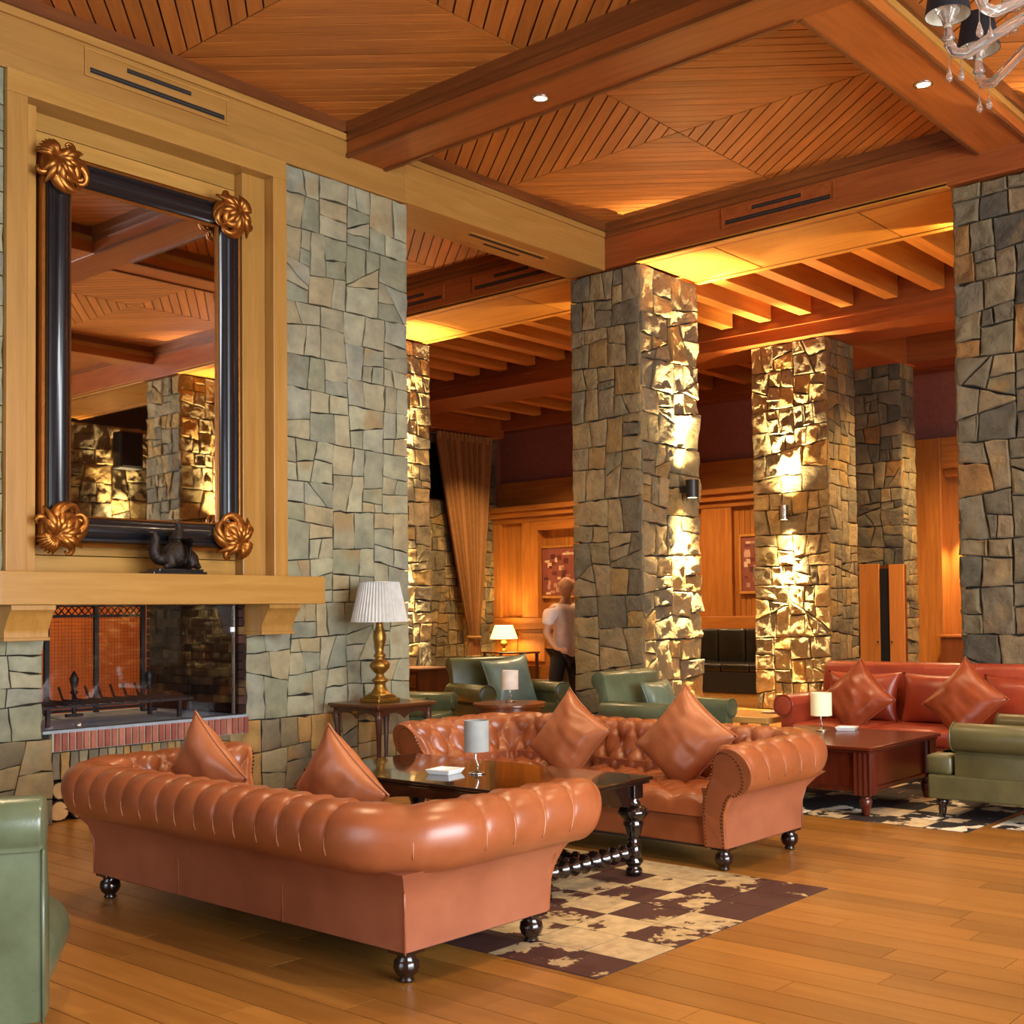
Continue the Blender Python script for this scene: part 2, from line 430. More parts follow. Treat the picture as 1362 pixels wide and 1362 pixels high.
for nm, hor, a0, a1, z0, z1 in (('window_1', 'y', -.6, 8.6, .25, 4.6), ('window_2', 'x', -1.1, 7.5, .25, 4.7)):
    fr = G()
    for i in range(5):
        a = a0 + (a1 - a0) * i / 4
        fr.box(*((-5.2, -5.1, a - .05, a + .05, z0, z1) if hor == 'y' else (a - .05, a + .05, -6.1, -6.0, z0, z1)))
    for zz in (z0, z1 - .1, 3.4):
        fr.box(*((-5.2, -5.1, a0, a1, zz, zz + .1) if hor == 'y' else (a0, a1, -6.1, -6.0, zz, zz + .1)))
    struct(build(fr, nm, WDW))

# ------------------------------------------------------------------ ceiling
CW = wood('#b9722f', '#9d5a20', 'x', .42, (.82, 1.12))
CWY = wood('#b06c2c', '#94531d', 'y', .40)
HX = wood(*HONEY, 'x', .42); HY = wood(*HONEY, 'y', .42); HZ = wood(*HONEY, 'z', .42)
MOLD = wood('#7c451c', '#5f3010', 'x', .4); MOLDY = wood('#7c451c', '#5f3010', 'y', .4)
ceiling = struct(bx('ceiling', plain('ceiling_back', '#3a1c0b', .8), (-5.3, 20.6, -6.2, 19.3, 6.45, 6.6)))
CP = Vector(ceiling.location)
def cbox(name, mat, b_, bevel=0, parent=ceiling):
    pl = Vector(parent.location) + (CP if parent is not ceiling else Vector())
    b2 = tuple(v - pl[i // 2] for i, v in enumerate(b_))
    return bx(name, mat, b2, parent, bevel)
def coffer(x0, x1, y0, y1, lev=11, z=5.955):
    cx, cy = (x0 + x1) / 2, (y0 + y1) / 2; a, b_ = (x1 - x0) / 2, (y1 - y0) / 2
    root = cbox('coffer', plain('ceiling_gap', '#2a1206', .8), (x0 - .05, x1 + .05, y0 - .05, y1 + .05, z + .014, z + .05))
    for sx in (1, -1):
        for sy in (1, -1):
            for i in range(2 * lev):
                t0, t1 = i / lev + 1e-4, (i + 1) / lev + 1e-4
                poly = [(0, 0), (a, 0), (a, b_), (0, b_)]
                d = (a, -b_)
                if t0 > 0:
                    A, B = split_poly(poly, (a * t0, 0), d); poly = max((A, B), key=lambda q: sum(u / a + v / b_ for u, v in q) / max(1, len(q)) if len(q) > 2 else -9)
                if len(poly) > 2:
                    A, B = split_poly(poly, (a * t1, 0), d)
                    if len(A) > 2 and len(B) > 2: poly = min((A, B), key=lambda q: sum(u / a + v / b_ for u, v in q) / len(q))
                if len(poly) < 3 or area2(poly) < .001: continue
                poly = inset([(u * sx, v * sy) for u, v in poly], .0075)
                ux, uy = a * sx, -b_ * sy; L = math.hypot(ux, uy); ux /= L; uy /= L
                mx = sum(p[0] for p in poly) / len(poly); my = sum(p[1] for p in poly) / len(poly)
                loc = [((p[0] - mx) * ux + (p[1] - my) * uy, -(p[0] - mx) * uy + (p[1] - my) * ux) for p in poly]
                build(G().prism(loc, 0, .03, 'z'), 'plank', CW, root, Vector((cx + mx, cy + my, z)) - CP - Vector(root.location), math.atan2(uy, ux))
    # crown moulding around the coffer
    for b2, m_ in (((x0, x1, y0, y0 + .06, z - .09, z), MOLD), ((x0, x1, y1 - .06, y1, z - .09, z), MOLD), ((x0, x0 + .06, y0, y1, z - .09, z), MOLDY), ((x1 - .06, x1, y0, y1, z - .09, z), MOLDY),
                   ((x0, x1, y0, y0 + .025, z - .15, z - .09), HX), ((x0, x1, y1 - .025, y1, z - .15, z - .09), HX), ((x0, x0 + .025, y0, y1, z - .15, z - .09), MOLDY), ((x1 - .025, x1, y0, y1, z - .15, z - .09), MOLDY)):
        cbox('crown_moulding', m_, b2)
coffer(3.5, 7.03, 4.08, 8.46); coffer(7.5, 10.84, 4.08, 8.46)
coffer(7.5, 10.84, 9.02, 13.3); coffer(7.5, 10.84, -1.0, 3.62); coffer(3.5, 7.03, -1.0, 3.62)
cbox('coffer', CWY, (-5, 3.05, -6, 8.46, 5.955, 5.99)); cbox('coffer', CWY, (3.05, 10.84, -6, -1.46, 5.955, 5.99)); cbox('coffer', CWY, (-5, 7.1, 9.0, 19, 5.7, 5.74)); cbox('coffer', CWY, (7.1, 10.84, 13.84, 19, 5.955, 5.99))
def beam(b_, mat, lip=True):
    o = cbox('beam', mat, b_, .006); x0, x1, y0, y1, z0, z1 = b_
    return o
BO = wood('#b06429', '#96501d', 'x', .38); BOY = wood('#9a5220', '#803f17', 'y', .38)
beam((-5, 7.74, 8.46, 9.0, 5.42, 5.96), HX); beam((7.74, 10.84, 8.46, 9.0, 5.43, 5.96), HX)
for yy in (3.62, -1.46): beam((-5, 10.84, yy, yy + .46, 5.68, 5.96), BO)
beam((7.3, 10.84, 13.3, 13.84, 5.43, 5.96), BO)
for xx in (7.03, 3.05): beam((xx, xx + .47, -6, 8.46, 5.67, 5.96), BOY)
for yy in (3.62, 4.07): cbox('moulding', MOLD, (7.5, 10.84, yy - .012, yy + .022, 5.665, 5.70))
for xx in (7.03, 7.48): cbox('moulding', MOLDY, (xx - .012, xx + .024, 4.1, 8.46, 5.655, 5.69))
# transverse beam above the pillars, with panelled soffit
FB = wood('#964e20', '#7c3b15', 'y', .38)
beam((10.84, 11.0, -6, 19, 5.45, 5.99), FB); cbox('beam', FB, (11.0, 12.1, -6, 19, 5.56, 6.3))
cbox('moulding', MOLDY, (10.80, 10.84, -6, 8.46, 5.86, 5.90)); cbox('moulding', MOLDY, (10.80, 10.84, 9.02, 13.3, 5.86, 5.90))
SO = wood('#c0812f', '#a86a24', 'y', .45)
for y0, y1 in ((9.06, 12.8), (4.38, 8.02), (-.3, 3.34), (13.82, 17.4), (-5.8, -1.3)):
    sf = cbox('soffit', SO, (10.84, 12.12, y0, y1, 5.475, 5.49))
    def so(nm, b_): return cbox(nm, SO, b_, .004, sf)
    so('frame_strip', (10.84, 10.93, y0, y1, 5.44, 5.475)); so('frame_strip', (12.03, 12.12, y0, y1, 5.44, 5.475))
    L = (y1 - y0)
    for k, (f0, f1) in enumerate(((0, .27), (.27, .74), (.74, 1))):
        so('soffit_panel', (10.94, 12.02, y0 + L * f0 + .012, y1 - L * (1 - f1) - .012, 5.452, 5.475))
# rafters
RF = wood('#c07a30', '#a46124', 'x', .45)
cbox('deck', wood('#a8622a', '#8c4b1d', 'y', .5), (12.1, 15.45, -6, 19, 6.22, 6.26))
yy = -3.0
while yy < 18.6:
    cbox('rafter', RF, (12.12, 15.38, yy, yy + .2, 5.74, 6.22), .008); yy += .662
beam((15.45, 16.5, -6, 19, 5.44, 6.3), FB)
cbox('moulding', FB, (15.41, 15.45, -6, 19, 5.62, 5.66))
cbox('deck', wood('#7c4420', '#643214', 'y', .5), (16.5, 20.3, -6, 19, 6.1, 6.14))
yy = 8.3
while yy < 18.6:
    cbox('rafter', RF, (16.52, 19.8, yy, yy + .2, 5.82, 6.1), .008); yy += .9
beam((19.9, 20.3, -6, 19, 5.62, 6.1), FB); beam((16.5, 20.0, 18.6, 19.0, 5.45, 6.1), BO)
beam((16.5, 18.6, 8.12, 8.96, 5.42, 6.1), BO); beam((18.3, 18.9, -6, 8.2, 5.44, 6.1), FB)

# vents
SLOT = plain('slot_black', '#120d09', .7)
def vent(label, p0, ux, nx, wd, ht, mat, slots, group=None):
    """p0 lower corner on the face, ux along, z up"""
    ux = Vector(ux); nx = Vector(nx); rz = math.atan2(ux.y, ux.x); sgn = 1 if Vector((-ux.y, ux.x, 0)).dot(nx) > 0 else -1
    t = thing('ceiling_vent', label, 'vent', p0, rz)
    def b_(nm, m_, x0, x1, z0, z1, d): bx(nm, m_, (x0, x1, min(0, d * sgn), max(0, d * sgn), z0, z1), t)
    b_('face_panel', mat, 0, wd, 0, ht, .008)
    for q in ((-.015, wd + .015, -.015, 0), (-.015, wd + .015, ht, ht + .015), (-.015, 0, 0, ht), (wd, wd + .015, 0, ht)): b_('frame_strip', mat, *q, .016)
    for q in slots: b_('slot', SLOT, *q, .0105)
    for q in slots: b_('blade', plain('blade', '#3a3128', .5), q[0], q[1], (q[2] + q[3]) / 2 - .004, (q[2] + q[3]) / 2 + .004, .013)
    return t
vent('long slotted air vent in the honey beam above the wall mirror', (4.53, 8.46, 5.575), (1, 0, 0), (0, -1, 0), 1.22, .185, HX, [(.03, 1.2, .02, .06), (.33, .89, .12, .155)])
vent('slotted air vent in the beam between the middle and right stone pillars', (10.84, 6.85, 5.585), (0, -1, 0), (-1, 0, 0), 1.30, .185, FB, [(.03, 1.27, .02, .065), (.36, .94, .115, .155)])
vent('complete air vent just left of the middle stone pillar under the crossing beam', (10.84, 10.58, 5.56), (0, -1, 0), (-1, 0, 0), 1.30, .185, FB, [(.03, 1.27, .02, .065), (.36, .94, .115, .155)])
vent('air vent half hidden behind the corner of the fireplace stone wall', (10.84, 12.43, 5.56), (0, -1, 0), (-1, 0, 0), 1.30, .185, FB, [(.03, 1.27, .02, .065), (.36, .94, .115, .155)])
t = thing('ceiling_vent', 'air vent on the underside of the beam running from stone wall to middle pillar', 'vent', (8.8, 8.62, 5.43))
bx('face_panel', HX, (0, 1.22, 0, .27, -.008, 0), t)
for q in ((.03, 1.19, .03, .075), (.36, .92, .15, .19)): bx('slot', SLOT, (*q, -.011, 0), t)
# downlights
for i, p in enumerate(DOWNL):
    t = thing('downlight', ['round recessed downlight in the broad beam left of centre', 'round recessed downlight in the right beam beside the chandelier', 'recessed downlight behind chandelier, out of frame', 'recessed downlight above the front sofa, out of frame', 'recessed downlight above the armchair, out of frame', 'recessed downlight above the camera, out of frame'][i], 'light', p)
    build(G().lathe([(.052, 0), (.075, 0), (.078, -.006), (.056, -.010), (.052, 0)], 24, caps=False), 'trim_ring', plain('chrome', '#c9c4ba', .25, 1), t, smooth=True)
    build(G().lathe([(.0001, -.003), (.052, -.003)], 24, caps=False), 'lamp_face', emit('downlight_face', '#fff1cf', 9), t)

# ------------------------------------------------------------------ pillars
def pillar(name, label, x0, x1, y0, y1, z1, faces, mean, mats, seed, relief=.018):
    r = random.Random(seed)
    p = bx(name, MORTAR, (x0 + .05, x1 - .05, y0 + .05, y1 - .05, 0, z1)); tag(p, label, 'pillar')
    for k, f in enumerate(faces):
        m_ = mats[k % len(mats)]; rl = relief[k] if isinstance(relief, tuple) else relief; mean_ = mean[k] if isinstance(mean, tuple) else mean
        if f == '-x': stones(p, (x0 + .05, y0, 0), (0, 1, 0), (-1, 0, 0), y1 - y0, z1, mean_, m_, r, .05, rl)
        if f == '-y': stones(p, (x0 + .01, y0 + .05, 0), (1, 0, 0), (0, -1, 0), x1 - x0 - .01, z1, mean_, m_, r, .05, rl)
        if f == '+y': stones(p, (x0 + .01, y1 - .05, 0), (1, 0, 0), (0, 1, 0), x1 - x0 - .01, z1, mean_, m_, r, .05, rl)
        if f == '+x': stones(p, (x1 - .05, y0 + .05, 0), (0, 1, 0), (1, 0, 0), y1 - y0 - .1, z1, mean_, m_, r, .05, rl)
    return p
pillar('stone_pillar', 'square rubble stone pillar in the centre with a dark wall light on its right face', 10.9, 12.1, 8.03, 9.04, 5.44, ('-x', '-y'), (.085, .10), (ST_PIL,), 3, (.005, .017))
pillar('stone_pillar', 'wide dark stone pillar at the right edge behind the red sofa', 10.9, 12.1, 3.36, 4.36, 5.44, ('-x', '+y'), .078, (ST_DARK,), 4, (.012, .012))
pillar('stone_pillar', 'narrow lit stone pillar seen beside the corner of the fireplace wall', 10.9, 12.2, 12.83, 13.8, 5.44, ('-y', '-x'), .078, (ST_PIL,), 5, .016)
pillar('stone_pillar', 'brightly lit stone pillar behind the red sofa with a chrome wall light', 15.62, 16.5, 8.16, 9.42, 5.44, ('-x', '-y'), (.085, .06), (ST_PIL,), 6, (.018, .006))
pillar('stone_pillar', 'shadowed narrow stone pillar behind the pale wooden cabinet doors', 18.1, 18.62, 8.15, 8.96, 5.43, ('-x', '-y'), .070, (ST_DARK, ST_PIL), 8, .010)  # unlit front face gets the darker stone; its shade is in the colour
pillar('stone_pillar', 'stone pillar seen only in the wall mirror', 10.9, 12.1, -1.3, -.3, 5.44, ('-x', '+y'), .078, (ST_PIL,), 9, .014)
# wall lights (up and down)
def sconce(label, p, d, mat, power):
    d = Vector(d); t = thing('wall_light', label, 'wall light', p)
    q = d * .15
    build(G().lathe([(.06, -.1), (.078, -.105), (.078, .105), (.066, .105), (.066, .09), (.0001, .09)], 20, q.x, q.y, 0, caps=False), 'shade_tube', mat, t, smooth='auto')
    build(G().lathe([(.0001, -.098), (.063, -.098)], 16, q.x, q.y, 0, caps=False), 'lamp_face', emit('sconce_face', '#ffe2a6', 14), t)
    a = abs(d.x) > .5
    bx('wall_bracket', mat, (min(0, q.x * .8) - (0 if a else .03), max(0, q.x * .8) + (0 if a else .03), min(0, q.y * .8) - (.03 if a else 0), max(0, q.y * .8) + (.03 if a else 0), -.04, .04), t)
    P = Vector(p) + q
    for sg in (1, -1):
        o = P + Vector((0, 0, .13 * sg))
        spot('wall_light_beam', o, P + Vector((0, 0, 3 * sg)) - d * .20, power * 8.5, AMBER, 54, 1, .02)
        spot('wall_light_spill', o, P + Vector((0, 0, 3 * sg)), power * (.8 if sg > 0 else .6), AMBER, 115, 1, .02)
BRZ = plain('bronze_dark', '#3b3630', .4, .6); CHR = plain('chrome', '#c9c4ba', .25, 1)
sconce('dark cylindrical up and down wall light on the central stone pillar', (11.66, 8.0, 2.91), (0, -1, 0), BRZ, 420)
sconce('chrome cylindrical wall light on the brightly lit pillar behind the red sofa', (15.60, 8.8, 2.90), (-1, 0, 0), CHR, 480)
sconce('wall light on the narrow lit pillar, hidden behind the fireplace wall', (11.5, 12.80, 2.91), (0, -1, 0), BRZ, 420)
sconce('wall light on the pillar seen in the mirror', (11.5, -.27, 2.91), (0, 1, 0), BRZ, 220)
sconce('unseen wall light added on the far side of the central pillar to light the rafters', (12.13, 8.5, 2.91), (1, 0, 0), BRZ, 800)  # unseen fixture added so its uplight brightens the rafters
sconce('unseen wall light added on the far side of the right pillar to light the rafters', (12.13, 3.9, 2.91), (1, 0, 0), BRZ, 800)  # likewise added out of sight to uplight the rafters
sconce('wall light on the hidden right face of the right stone pillar', (11.5, 3.33, 2.91), (0, -1, 0), BRZ, 420)

sconce('added wall light brightening the distant stone wall reflected in the mirror', (12.9, -5.84, 2.91), (0, 1, 0), BRZ, 260)  # lamp added to brighten the reflected wall; no fixture known there
t = thing('loudspeaker', 'black loudspeaker box high on the stone wall reflected in the mirror', 'speaker', (13.0, -5.68, 4.5))
bx('cabinet', plain('speaker_black', '#121315', .5), (-.25, .25, -.02, .30, 0, .75), t, .02); bx('grille', plain('speaker_grille', '#1d1e20', .8), (-.22, .22, .30, .315, .04, .71), t, .005)

# ------------------------------------------------------------------ far panelled wall
FPAN = wood(*PAN, 'z', .42); FPY = wood(*PAN, 'y', .42)
def wbox(nm, m_, b_, bevel=0): return bx(nm, m_, tuple(v - far.location[i // 2] for i, v in enumerate(b_)), far, bevel)
def boards(y0, y1, z0, z1, x, wd=.125):
    n = max(1, int(round((y1 - y0) / wd))); s = (y1 - y0) / n
    for i in range(n): wbox('panel_board', FPAN, (x, x + .03, y0 + i * s + .004, y0 + (i + 1) * s - .004, z0, z1))
def stile(y0, y1, z0, z1, x=19.98): wbox('stile', FPAN, (x, 20.3, y0, y1, z0, z1), .01)
def rail(y0, y1, z0, z1, x=19.97): wbox('rail', FPY, (x, 20.3, y0, y1, z0, z1), .012)
Y0, Y1 = 9.6, 18.98
rail(Y0, Y1, 3.75, 3.86, 19.80); rail(Y0, Y1, 3.62, 3.75, 19.88); rail(Y0, Y1, 3.50, 3.62, 19.96); rail(Y0, Y1, 3.86, 4.45, 20.16)
rail(Y0, Y1, 1.10, 1.36, 19.94); rail(Y0, Y1, 0, .3, 19.94)
for a, b_ in ((18.72, 18.98), (17.6, 18.06), (15.0, 15.5), (12.55, 13.25), (9.6, 10.2)): stile(a, b_, 1.36, 3.5)
rail(15.5, 17.6, 3.3, 3.5)
wbox('panel_backing', FPAN, (20.2, 20.3, 15.5, 17.6, 1.36, 3.3))
boards(18.06, 18.72, 1.36, 3.5, 20.08); boards(15.5, 17.6, 1.36, 3.3, 20.18); boards(13.25, 15.0, 1.36, 3.5, 20.08); boards(10.2, 12.55, 1.36, 3.5, 20.08)
for a in range(11):
    yy = 10.0 + a * .82
    wbox('dado_panel', FPAN, (19.99, 20.03, yy + .06, yy + .74, .38, 1.02), .015)
rail(Y0, Y1, .3, 1.10, 20.04)
# right part: tall door-like panel and lit niche
stile(8.28, 9.6, 0, 4.42, 19.94); rail(6.2, 8.28, 3.88, 4.42, 19.96); rail(6.2, 8.28, 3.75, 3.88, 20.1)
wbox('niche_back', FPAN, (20.24, 20.3, 6.2, 8.28, 0, 3.9)); 
stile(6.2, 6.6, 0, 3.9)
t = thing('niche_counter', 'narrow wooden counter in the glowing niche beside the right stone pillar', 'counter', (19.9, 7.7, 0))
bx('counter_body', wood('#7a4018', '#5c2c0e', 'z', .4), (-.3, .3, -.5, .5, 0, .98), t, .01); bx('counter_top', wood('#a8642c', '#8c4b1d', 'y', .35), (-.33, .33, -.53, .53, .98, 1.02), t, .008)
o = bx('menu_board', plain('menu_white', '#efe4cc', .6), (19.85, 19.87, 7.55, 7.78, 1.02, 1.55)); tag(o, 'small upright white card standing on the niche counter', 'card')
spot('niche_beam', (20.0, 7.95, 2.9), (20.2, 7.98, 0), 300, AMBER, 80, .8)
# end wall: stones and the dark glazing strip
stones(end, (17.2, 19.0, 0), (1, 0, 0), (0, -1, 0), 2.95, 3.95, .085, ST_PIL, wl, .05, .014)
stones(end, (17.2, 19.0, 5.2), (1, 0, 0), (0, -1, 0), 2.95, .35, .085, ST_DARK, wl, .05, .014)
bx('dark_glazing', plain('dark_glass', '#0c0908', .1), tuple(v - end.location[i // 2] for i, v in enumerate((15.5, 19.2, 18.96, 19.0, 3.98, 5.2))), end)
stones(end, (19.2, 19.0, 3.98), (1, 0, 0), (0, -1, 0), .9, 1.2, .085, ST_DARK, wl, .05, .014)
# ------------------------------------------------------------------ fireplace
HXL = wood('#b78a46', '#a57736', 'x', .30); HZL = wood('#b28340', '#a07231', 'z', .38)
BRK = stone(['#935a4e', '#874e45', '#9a6354', '#80483f', '#a06a5a', '#8d554a'], .25, 'brick')
SOOT = stone(['#3a2420', '#2d1c18', '#46302a', '#33211b', '#503228', '#2a1a16'], .3, 'sootbrick')
fp = thing('fireplace', 'stone fireplace with a thick honey wood mantel on corbels, brick hearth and tall wood overmantel', 'fireplace', (5.1, 8.3, 0))
def fb(nm, m_, b_, bevel=0, par=fp): return bx(nm, m_, tuple(v - fp.location[i // 2] for i, v in enumerate(b_)), par, bevel)
fb('mantel_shelf', HXL, (3.74, 6.475, 8.10, 8.62, 1.585, 1.815), .006)
for x0 in (3.83, 5.93):      # corbels with an S-curved face
    pr = [(8.50, 1.36), (8.50, 1.583), (8.13, 1.583), (8.13, 1.55)] + [(8.15 + .10 * (1 - cos(q)) * .9 + .02 * sin(2 * q), 1.55 - .15 * q / (pi / 2)) for q in (.2, .5, .8, 1.1, 1.4, 1.57)] + [(8.235, 1.36)]
    g = G().prism([(y - 8.3, z - 1.47) for y, z in pr], 0, .31, 'x')
    build(g, 'corbel', HZL, fp, (x0 - 5.1, 0, 1.47), 0, 'auto')
    fb('corbel_foot', HZL, (x0 - .008, x0 + .318, 8.22, 8.5, 1.335, 1.36), .005)
for x0, x1, y in ((3.93, 4.08, 8.43), (6.20, 6.34, 8.43), (4.08, 4.20, 8.55), (5.97, 6.20, 8.55)):
    fb('overmantel_post', HZL, (x0, x1, y, 8.78, 1.815, 5.25), .006)
fb('overmantel_header', HXL, (3.93, 6.34, 8.43, 8.78, 5.25, 5.42), .006)
for i in range(24):
    fb('overmantel_board', HXL, (4.20, 5.97, 8.66, 8.70, 1.815 + i * .1435 + .003, 1.815 + (i + 1) * .1435 - .003), .003)
# hearth: soldier course of bricks, ash floor, side bricks
x = 4.30
while x < 5.94:
    fb('brick', BRK, (x + .005, x + .0465, 8.458, 8.56, .525, .655), .004); x += .0555
fb('hearth_bed', plain('grout', '#a09684', .9), (4.29, 5.95, 8.475, 8.56, .52, .655))
fb('hearth_slab', plain('daylit_ash', '#8a94a0', .95, bumpy=.6), (4.22, 5.95, 8.47, 9.95, .655, .675))  # pale bluish daylight reflection is put into the ash colour
for k in range(13):
    z = .685 + k * .072; y = 8.56 - (k % 2) * .11
    while y < 9.9:
        fb('side_brick', SOOT, (5.90, 5.95, max(8.60, y) + .004, min(9.93, y + .22) - .004, z + .003, z + .069), .003); y += .22
    fb('jamb_brick', SOOT, (5.875, 5.945, 8.475, 8.585, z + .003, z + .069), .003)
fb('firebox_ceiling', plain('soot', '#15100e', .95), (4.22, 5.95, 8.6, 9.95, 1.66, 1.72))
pm, pn, pb = newmat('pane_glass'); pn.nodes.remove(pb)
tr_ = N(pn, 'ShaderNodeBsdfTransparent'); gl_ = N(pn, 'ShaderNodeBsdfGlossy'); gl_.inputs['Roughness'].default_value = .02; fr_ = N(pn, 'ShaderNodeFresnel'); fr_.inputs[0].default_value = 1.5; mx_ = N(pn, 'ShaderNodeMixShader')
pn.links.new(fr_.outputs[0], mx_.inputs[0]); pn.links.new(tr_.outputs[0], mx_.inputs[1]); pn.links.new(gl_.outputs[0], mx_.inputs[2]); pn.links.new(mx_.outputs[0], pn.nodes['Material Output'].inputs[0])
fb('glass_pane', pm, (4.23, 5.845, 8.505, 8.511, .68, 1.66))
fb('glass_channel', BRZ, (4.22, 5.86, 8.495, 8.52, .672, .684)); fb('glass_channel', CHR, (5.838, 5.850, 8.495, 8.52, .68, 1.6))
build(G().ball((0, 0, 0), .022), 'pane_knob', CHR, fp, (4.50 - 5.1, 8.485 - 8.3, .70), smooth=True)
fb('pane_clip', plain('white_clip', '#e8e8e4', .4), (5.81, 5.845, 8.49, 8.505, 1.36, 1.40))
# log store under the hearth
LOGB = plain('bark', '#4b3423', .9, bumpy=.8); LOGC = plain('cut_wood', '#c39a63', .8)
lp = [(4.385, .075, .075, 0), (4.395, .228, .065, .3), (4.56, .085, .085, 1), (4.545, .247, .06, .7), (4.74, .08, .08, .2), (4.70, .242, .07, .5), (4.92, .075, .075, .9), (4.88, .232, .068, .1), (5.09, .08, .08, .6), (5.26, .08, .08, .8)]
for i, (x, z, r, s) in enumerate(lp):
    d = ['lowest left', 'second up at the left', 'dark split', 'upper dark', 'bottom middle', 'top middle', 'bottom fifth', 'top fourth', 'inner right', 'farthest right'][i]
    l = thing('firewood_log', 'round cut firewood log, %s in the store below the hearth' % d, 'log', (x, 8.56, z), s, 'logs below the hearth') if 0 else link('firewood_log', None, None, (x, 8.56, z), 0)
    tag(l, 'cut firewood log, %s in the store below the hearth' % d, 'log', 'logs below the hearth')
    md = lambda a, zz: 1 + .06 * sin(3 * a + s * 9) + .03 * sin(7 * a)
    g = G().lathe([(r, 0), (r, .5)], 14, mod=md).xf(Matrix.Rotation(-pi / 2, 4, 'X')); build(g, 'bark', LOGB, l, smooth='auto')
    g = G().lathe([(.001, -.004), (r * .9, -.003), (r * .9, .0)], 14, mod=md).xf(Matrix.Rotation(-pi / 2, 4, 'X')); build(g, 'cut_face', LOGC, l)
# fire grate with prongs
IRON = plain('iron', '#2b2b2d', .55, .7)
t = thing('fire_grate', 'low black iron fire grate with upright prongs inside the firebox', 'grate', (4.95, 9.0, .675))
g = G()
for k in range(12):
    xx = -.62 + k * .11
    build(G().tube([(xx, -.28, .16), (xx, .25, .16), (xx, .32, .26)], .012, 6), 'bar', IRON, t, smooth=True)
for yy in (-.26, .22): build(G().box(-.66, .66, yy - .014, yy + .014, .135, .155), 'rail', IRON, t)
for xx in (-.55, .55):
    for yy in (-.24, .2): build(G().box(xx - .014, xx + .014, yy - .014, yy + .014, 0, .14), 'leg', IRON, t)
o = build(G().ball((0, 0, 0), .05, 10, 6), 'charred_log', plain('char', '#1b1816', .95), None, (4.7, 9.0, .89)); bpy.data.objects.remove(o)
t = thing('fire_screen', 'black iron mesh fire screen with lattice top at the back of the firebox', 'fire screen', (4.9, 9.82, .675))
for xx in (-.42, .02, .46, .90): bx('upright', IRON, (xx - .02, xx + .02, -.015, .015, 0, .93), t)
for zz in (.03, .83, .92): bx('cross_bar', IRON, (-.42, .90, -.012, .012, zz - .012, zz + .012), t)
g = G()
for k in range(22): 
    x0 = -.42 + k * .06; g.tube([(x0, 0, .84), (x0 + .06, 0, .91)], .006, 4); g.tube([(x0 + .06, 0, .84), (x0, 0, .91)], .006, 4)
o = build(g, 'lattice', IRON, t); o['kind'] = 'stuff'
g = G()
for k in range(44): g.tube([(-.42 + k * .03, 0, .03), (-.42 + k * .03, 0, .83)], .0015, 3)
for k in range(27): g.tube([(-.42, 0, .03 + k * .03), (.90, 0, .03 + k * .03)], .0015, 3)
o = build(g, 'wire_mesh', IRON, t); o['kind'] = 'stuff'
for xx in (.12, .80):
    a = thing('andiron', 'black iron andiron with pointed finial, %s one in the firebox' % ('left' if xx < .5 else 'right'), 'andiron', (4.9 + xx, 9.55, .675))
    build(G().lathe([(.03, 0), (.018, .02), (.018, .18), (.035, .2), (.018, .22), (.03, .27), (.038, .31), (.02, .35), (.001, .38)], 10), 'post', IRON, a, smooth=True)
    bx('foot', IRON, (-.07, .07, -.02, .02, 0, .025), a)
# room glimpsed through the firebox
pw = struct(bx('wall_hearth_room', wood('#b9682a', '#9a501c', 'z', .5), (4.5, 9.0, 12.3, 12.4, 0, 5.6)))
point('hearth_room_lamp', (6.2, 11.2, 2.2), 60, (1, .55, .2), .15)

# ------------------------------------------------------------------ mirror
mr = thing('wall_mirror', 'large black framed mirror with gilt scrolled corners above the mantel', 'mirror', (5.055, 8.52, 2.0))
MX0, MX1, MZ0, MZ1 = 4.44 - 5.055, 5.685 - 5.055, .25, 2.70
BLK = plain('ebonised', '#15161a', .28, 0, .3); GILT = plain('gilt', '#a0662a', .36, .85, bumpy=.35)
def frame_loop(nm, prof, m_, par):
    vs = []; n = len(prof)
    for cx, cz, sx, sz in ((MX0, MZ0, -1, -1), (MX1, MZ0, 1, -1), (MX1, MZ1, 1, 1), (MX0, MZ1, -1, 1)):
        for d, h in prof: vs.append((cx + sx * d, -h, cz + sz * d))
    fs = [(a * n + j, a * n + (j + 1) % n, ((a + 1) % 4) * n + (j + 1) % n, ((a + 1) % 4) * n + j) for a in range(4) for j in range(n)]
    return build(G().add(vs, fs), nm, m_, par, smooth='auto')
frame_loop('frame', [(.02, -.05), (.02, .03), (.035, .035)] + [(.045 + .055 * (1 - cos(q)), .035 + .055 * sin(q)) for q in (.3, .8, 1.3, 1.8, 2.3, 2.8)] + [(.158, .05), (.17, .06), (.185, .058), (.195, .04), (.20, -.05)], BLK, mr)
frame_loop('gilt_inner_edge', [(0, -.01), (0, .022), (.012, .034), (.022, .022), (.022, -.01)], GILT, mr)
frame_loop('gilt_outer_edge', [(.198, -.05), (.198, .032), (.21, .04), (.226, .03), (.228, -.05)], GILT, mr)
mm, nt_, b_ = newmat('mirror_silver'); b_.inputs['Metallic'].default_value = 1; b_.inputs['Roughness'].default_value = .015; b_.inputs['Base Color'].default_value = (.80, .77, .74, 1)
bx('glass', mm, (MX0 - .02, MX1 + .02, -.006, 0, MZ0 - .02, MZ1 + .02), mr)
bx('backing', BLK, (MX0 - .2, MX1 + .2, .01, .05, MZ0 - .2, MZ1 + .2), mr)
def leaf(g, pts, w0, tip):
    n = len(pts); g.tube(pts, [w0 * (.55 + .6 * sin(pi * min(1, .15 + .85 * i / (n - 1)))) * (1 - .75 * (i / (n - 1)) ** 3) + .002 for i in range(n)], 8)
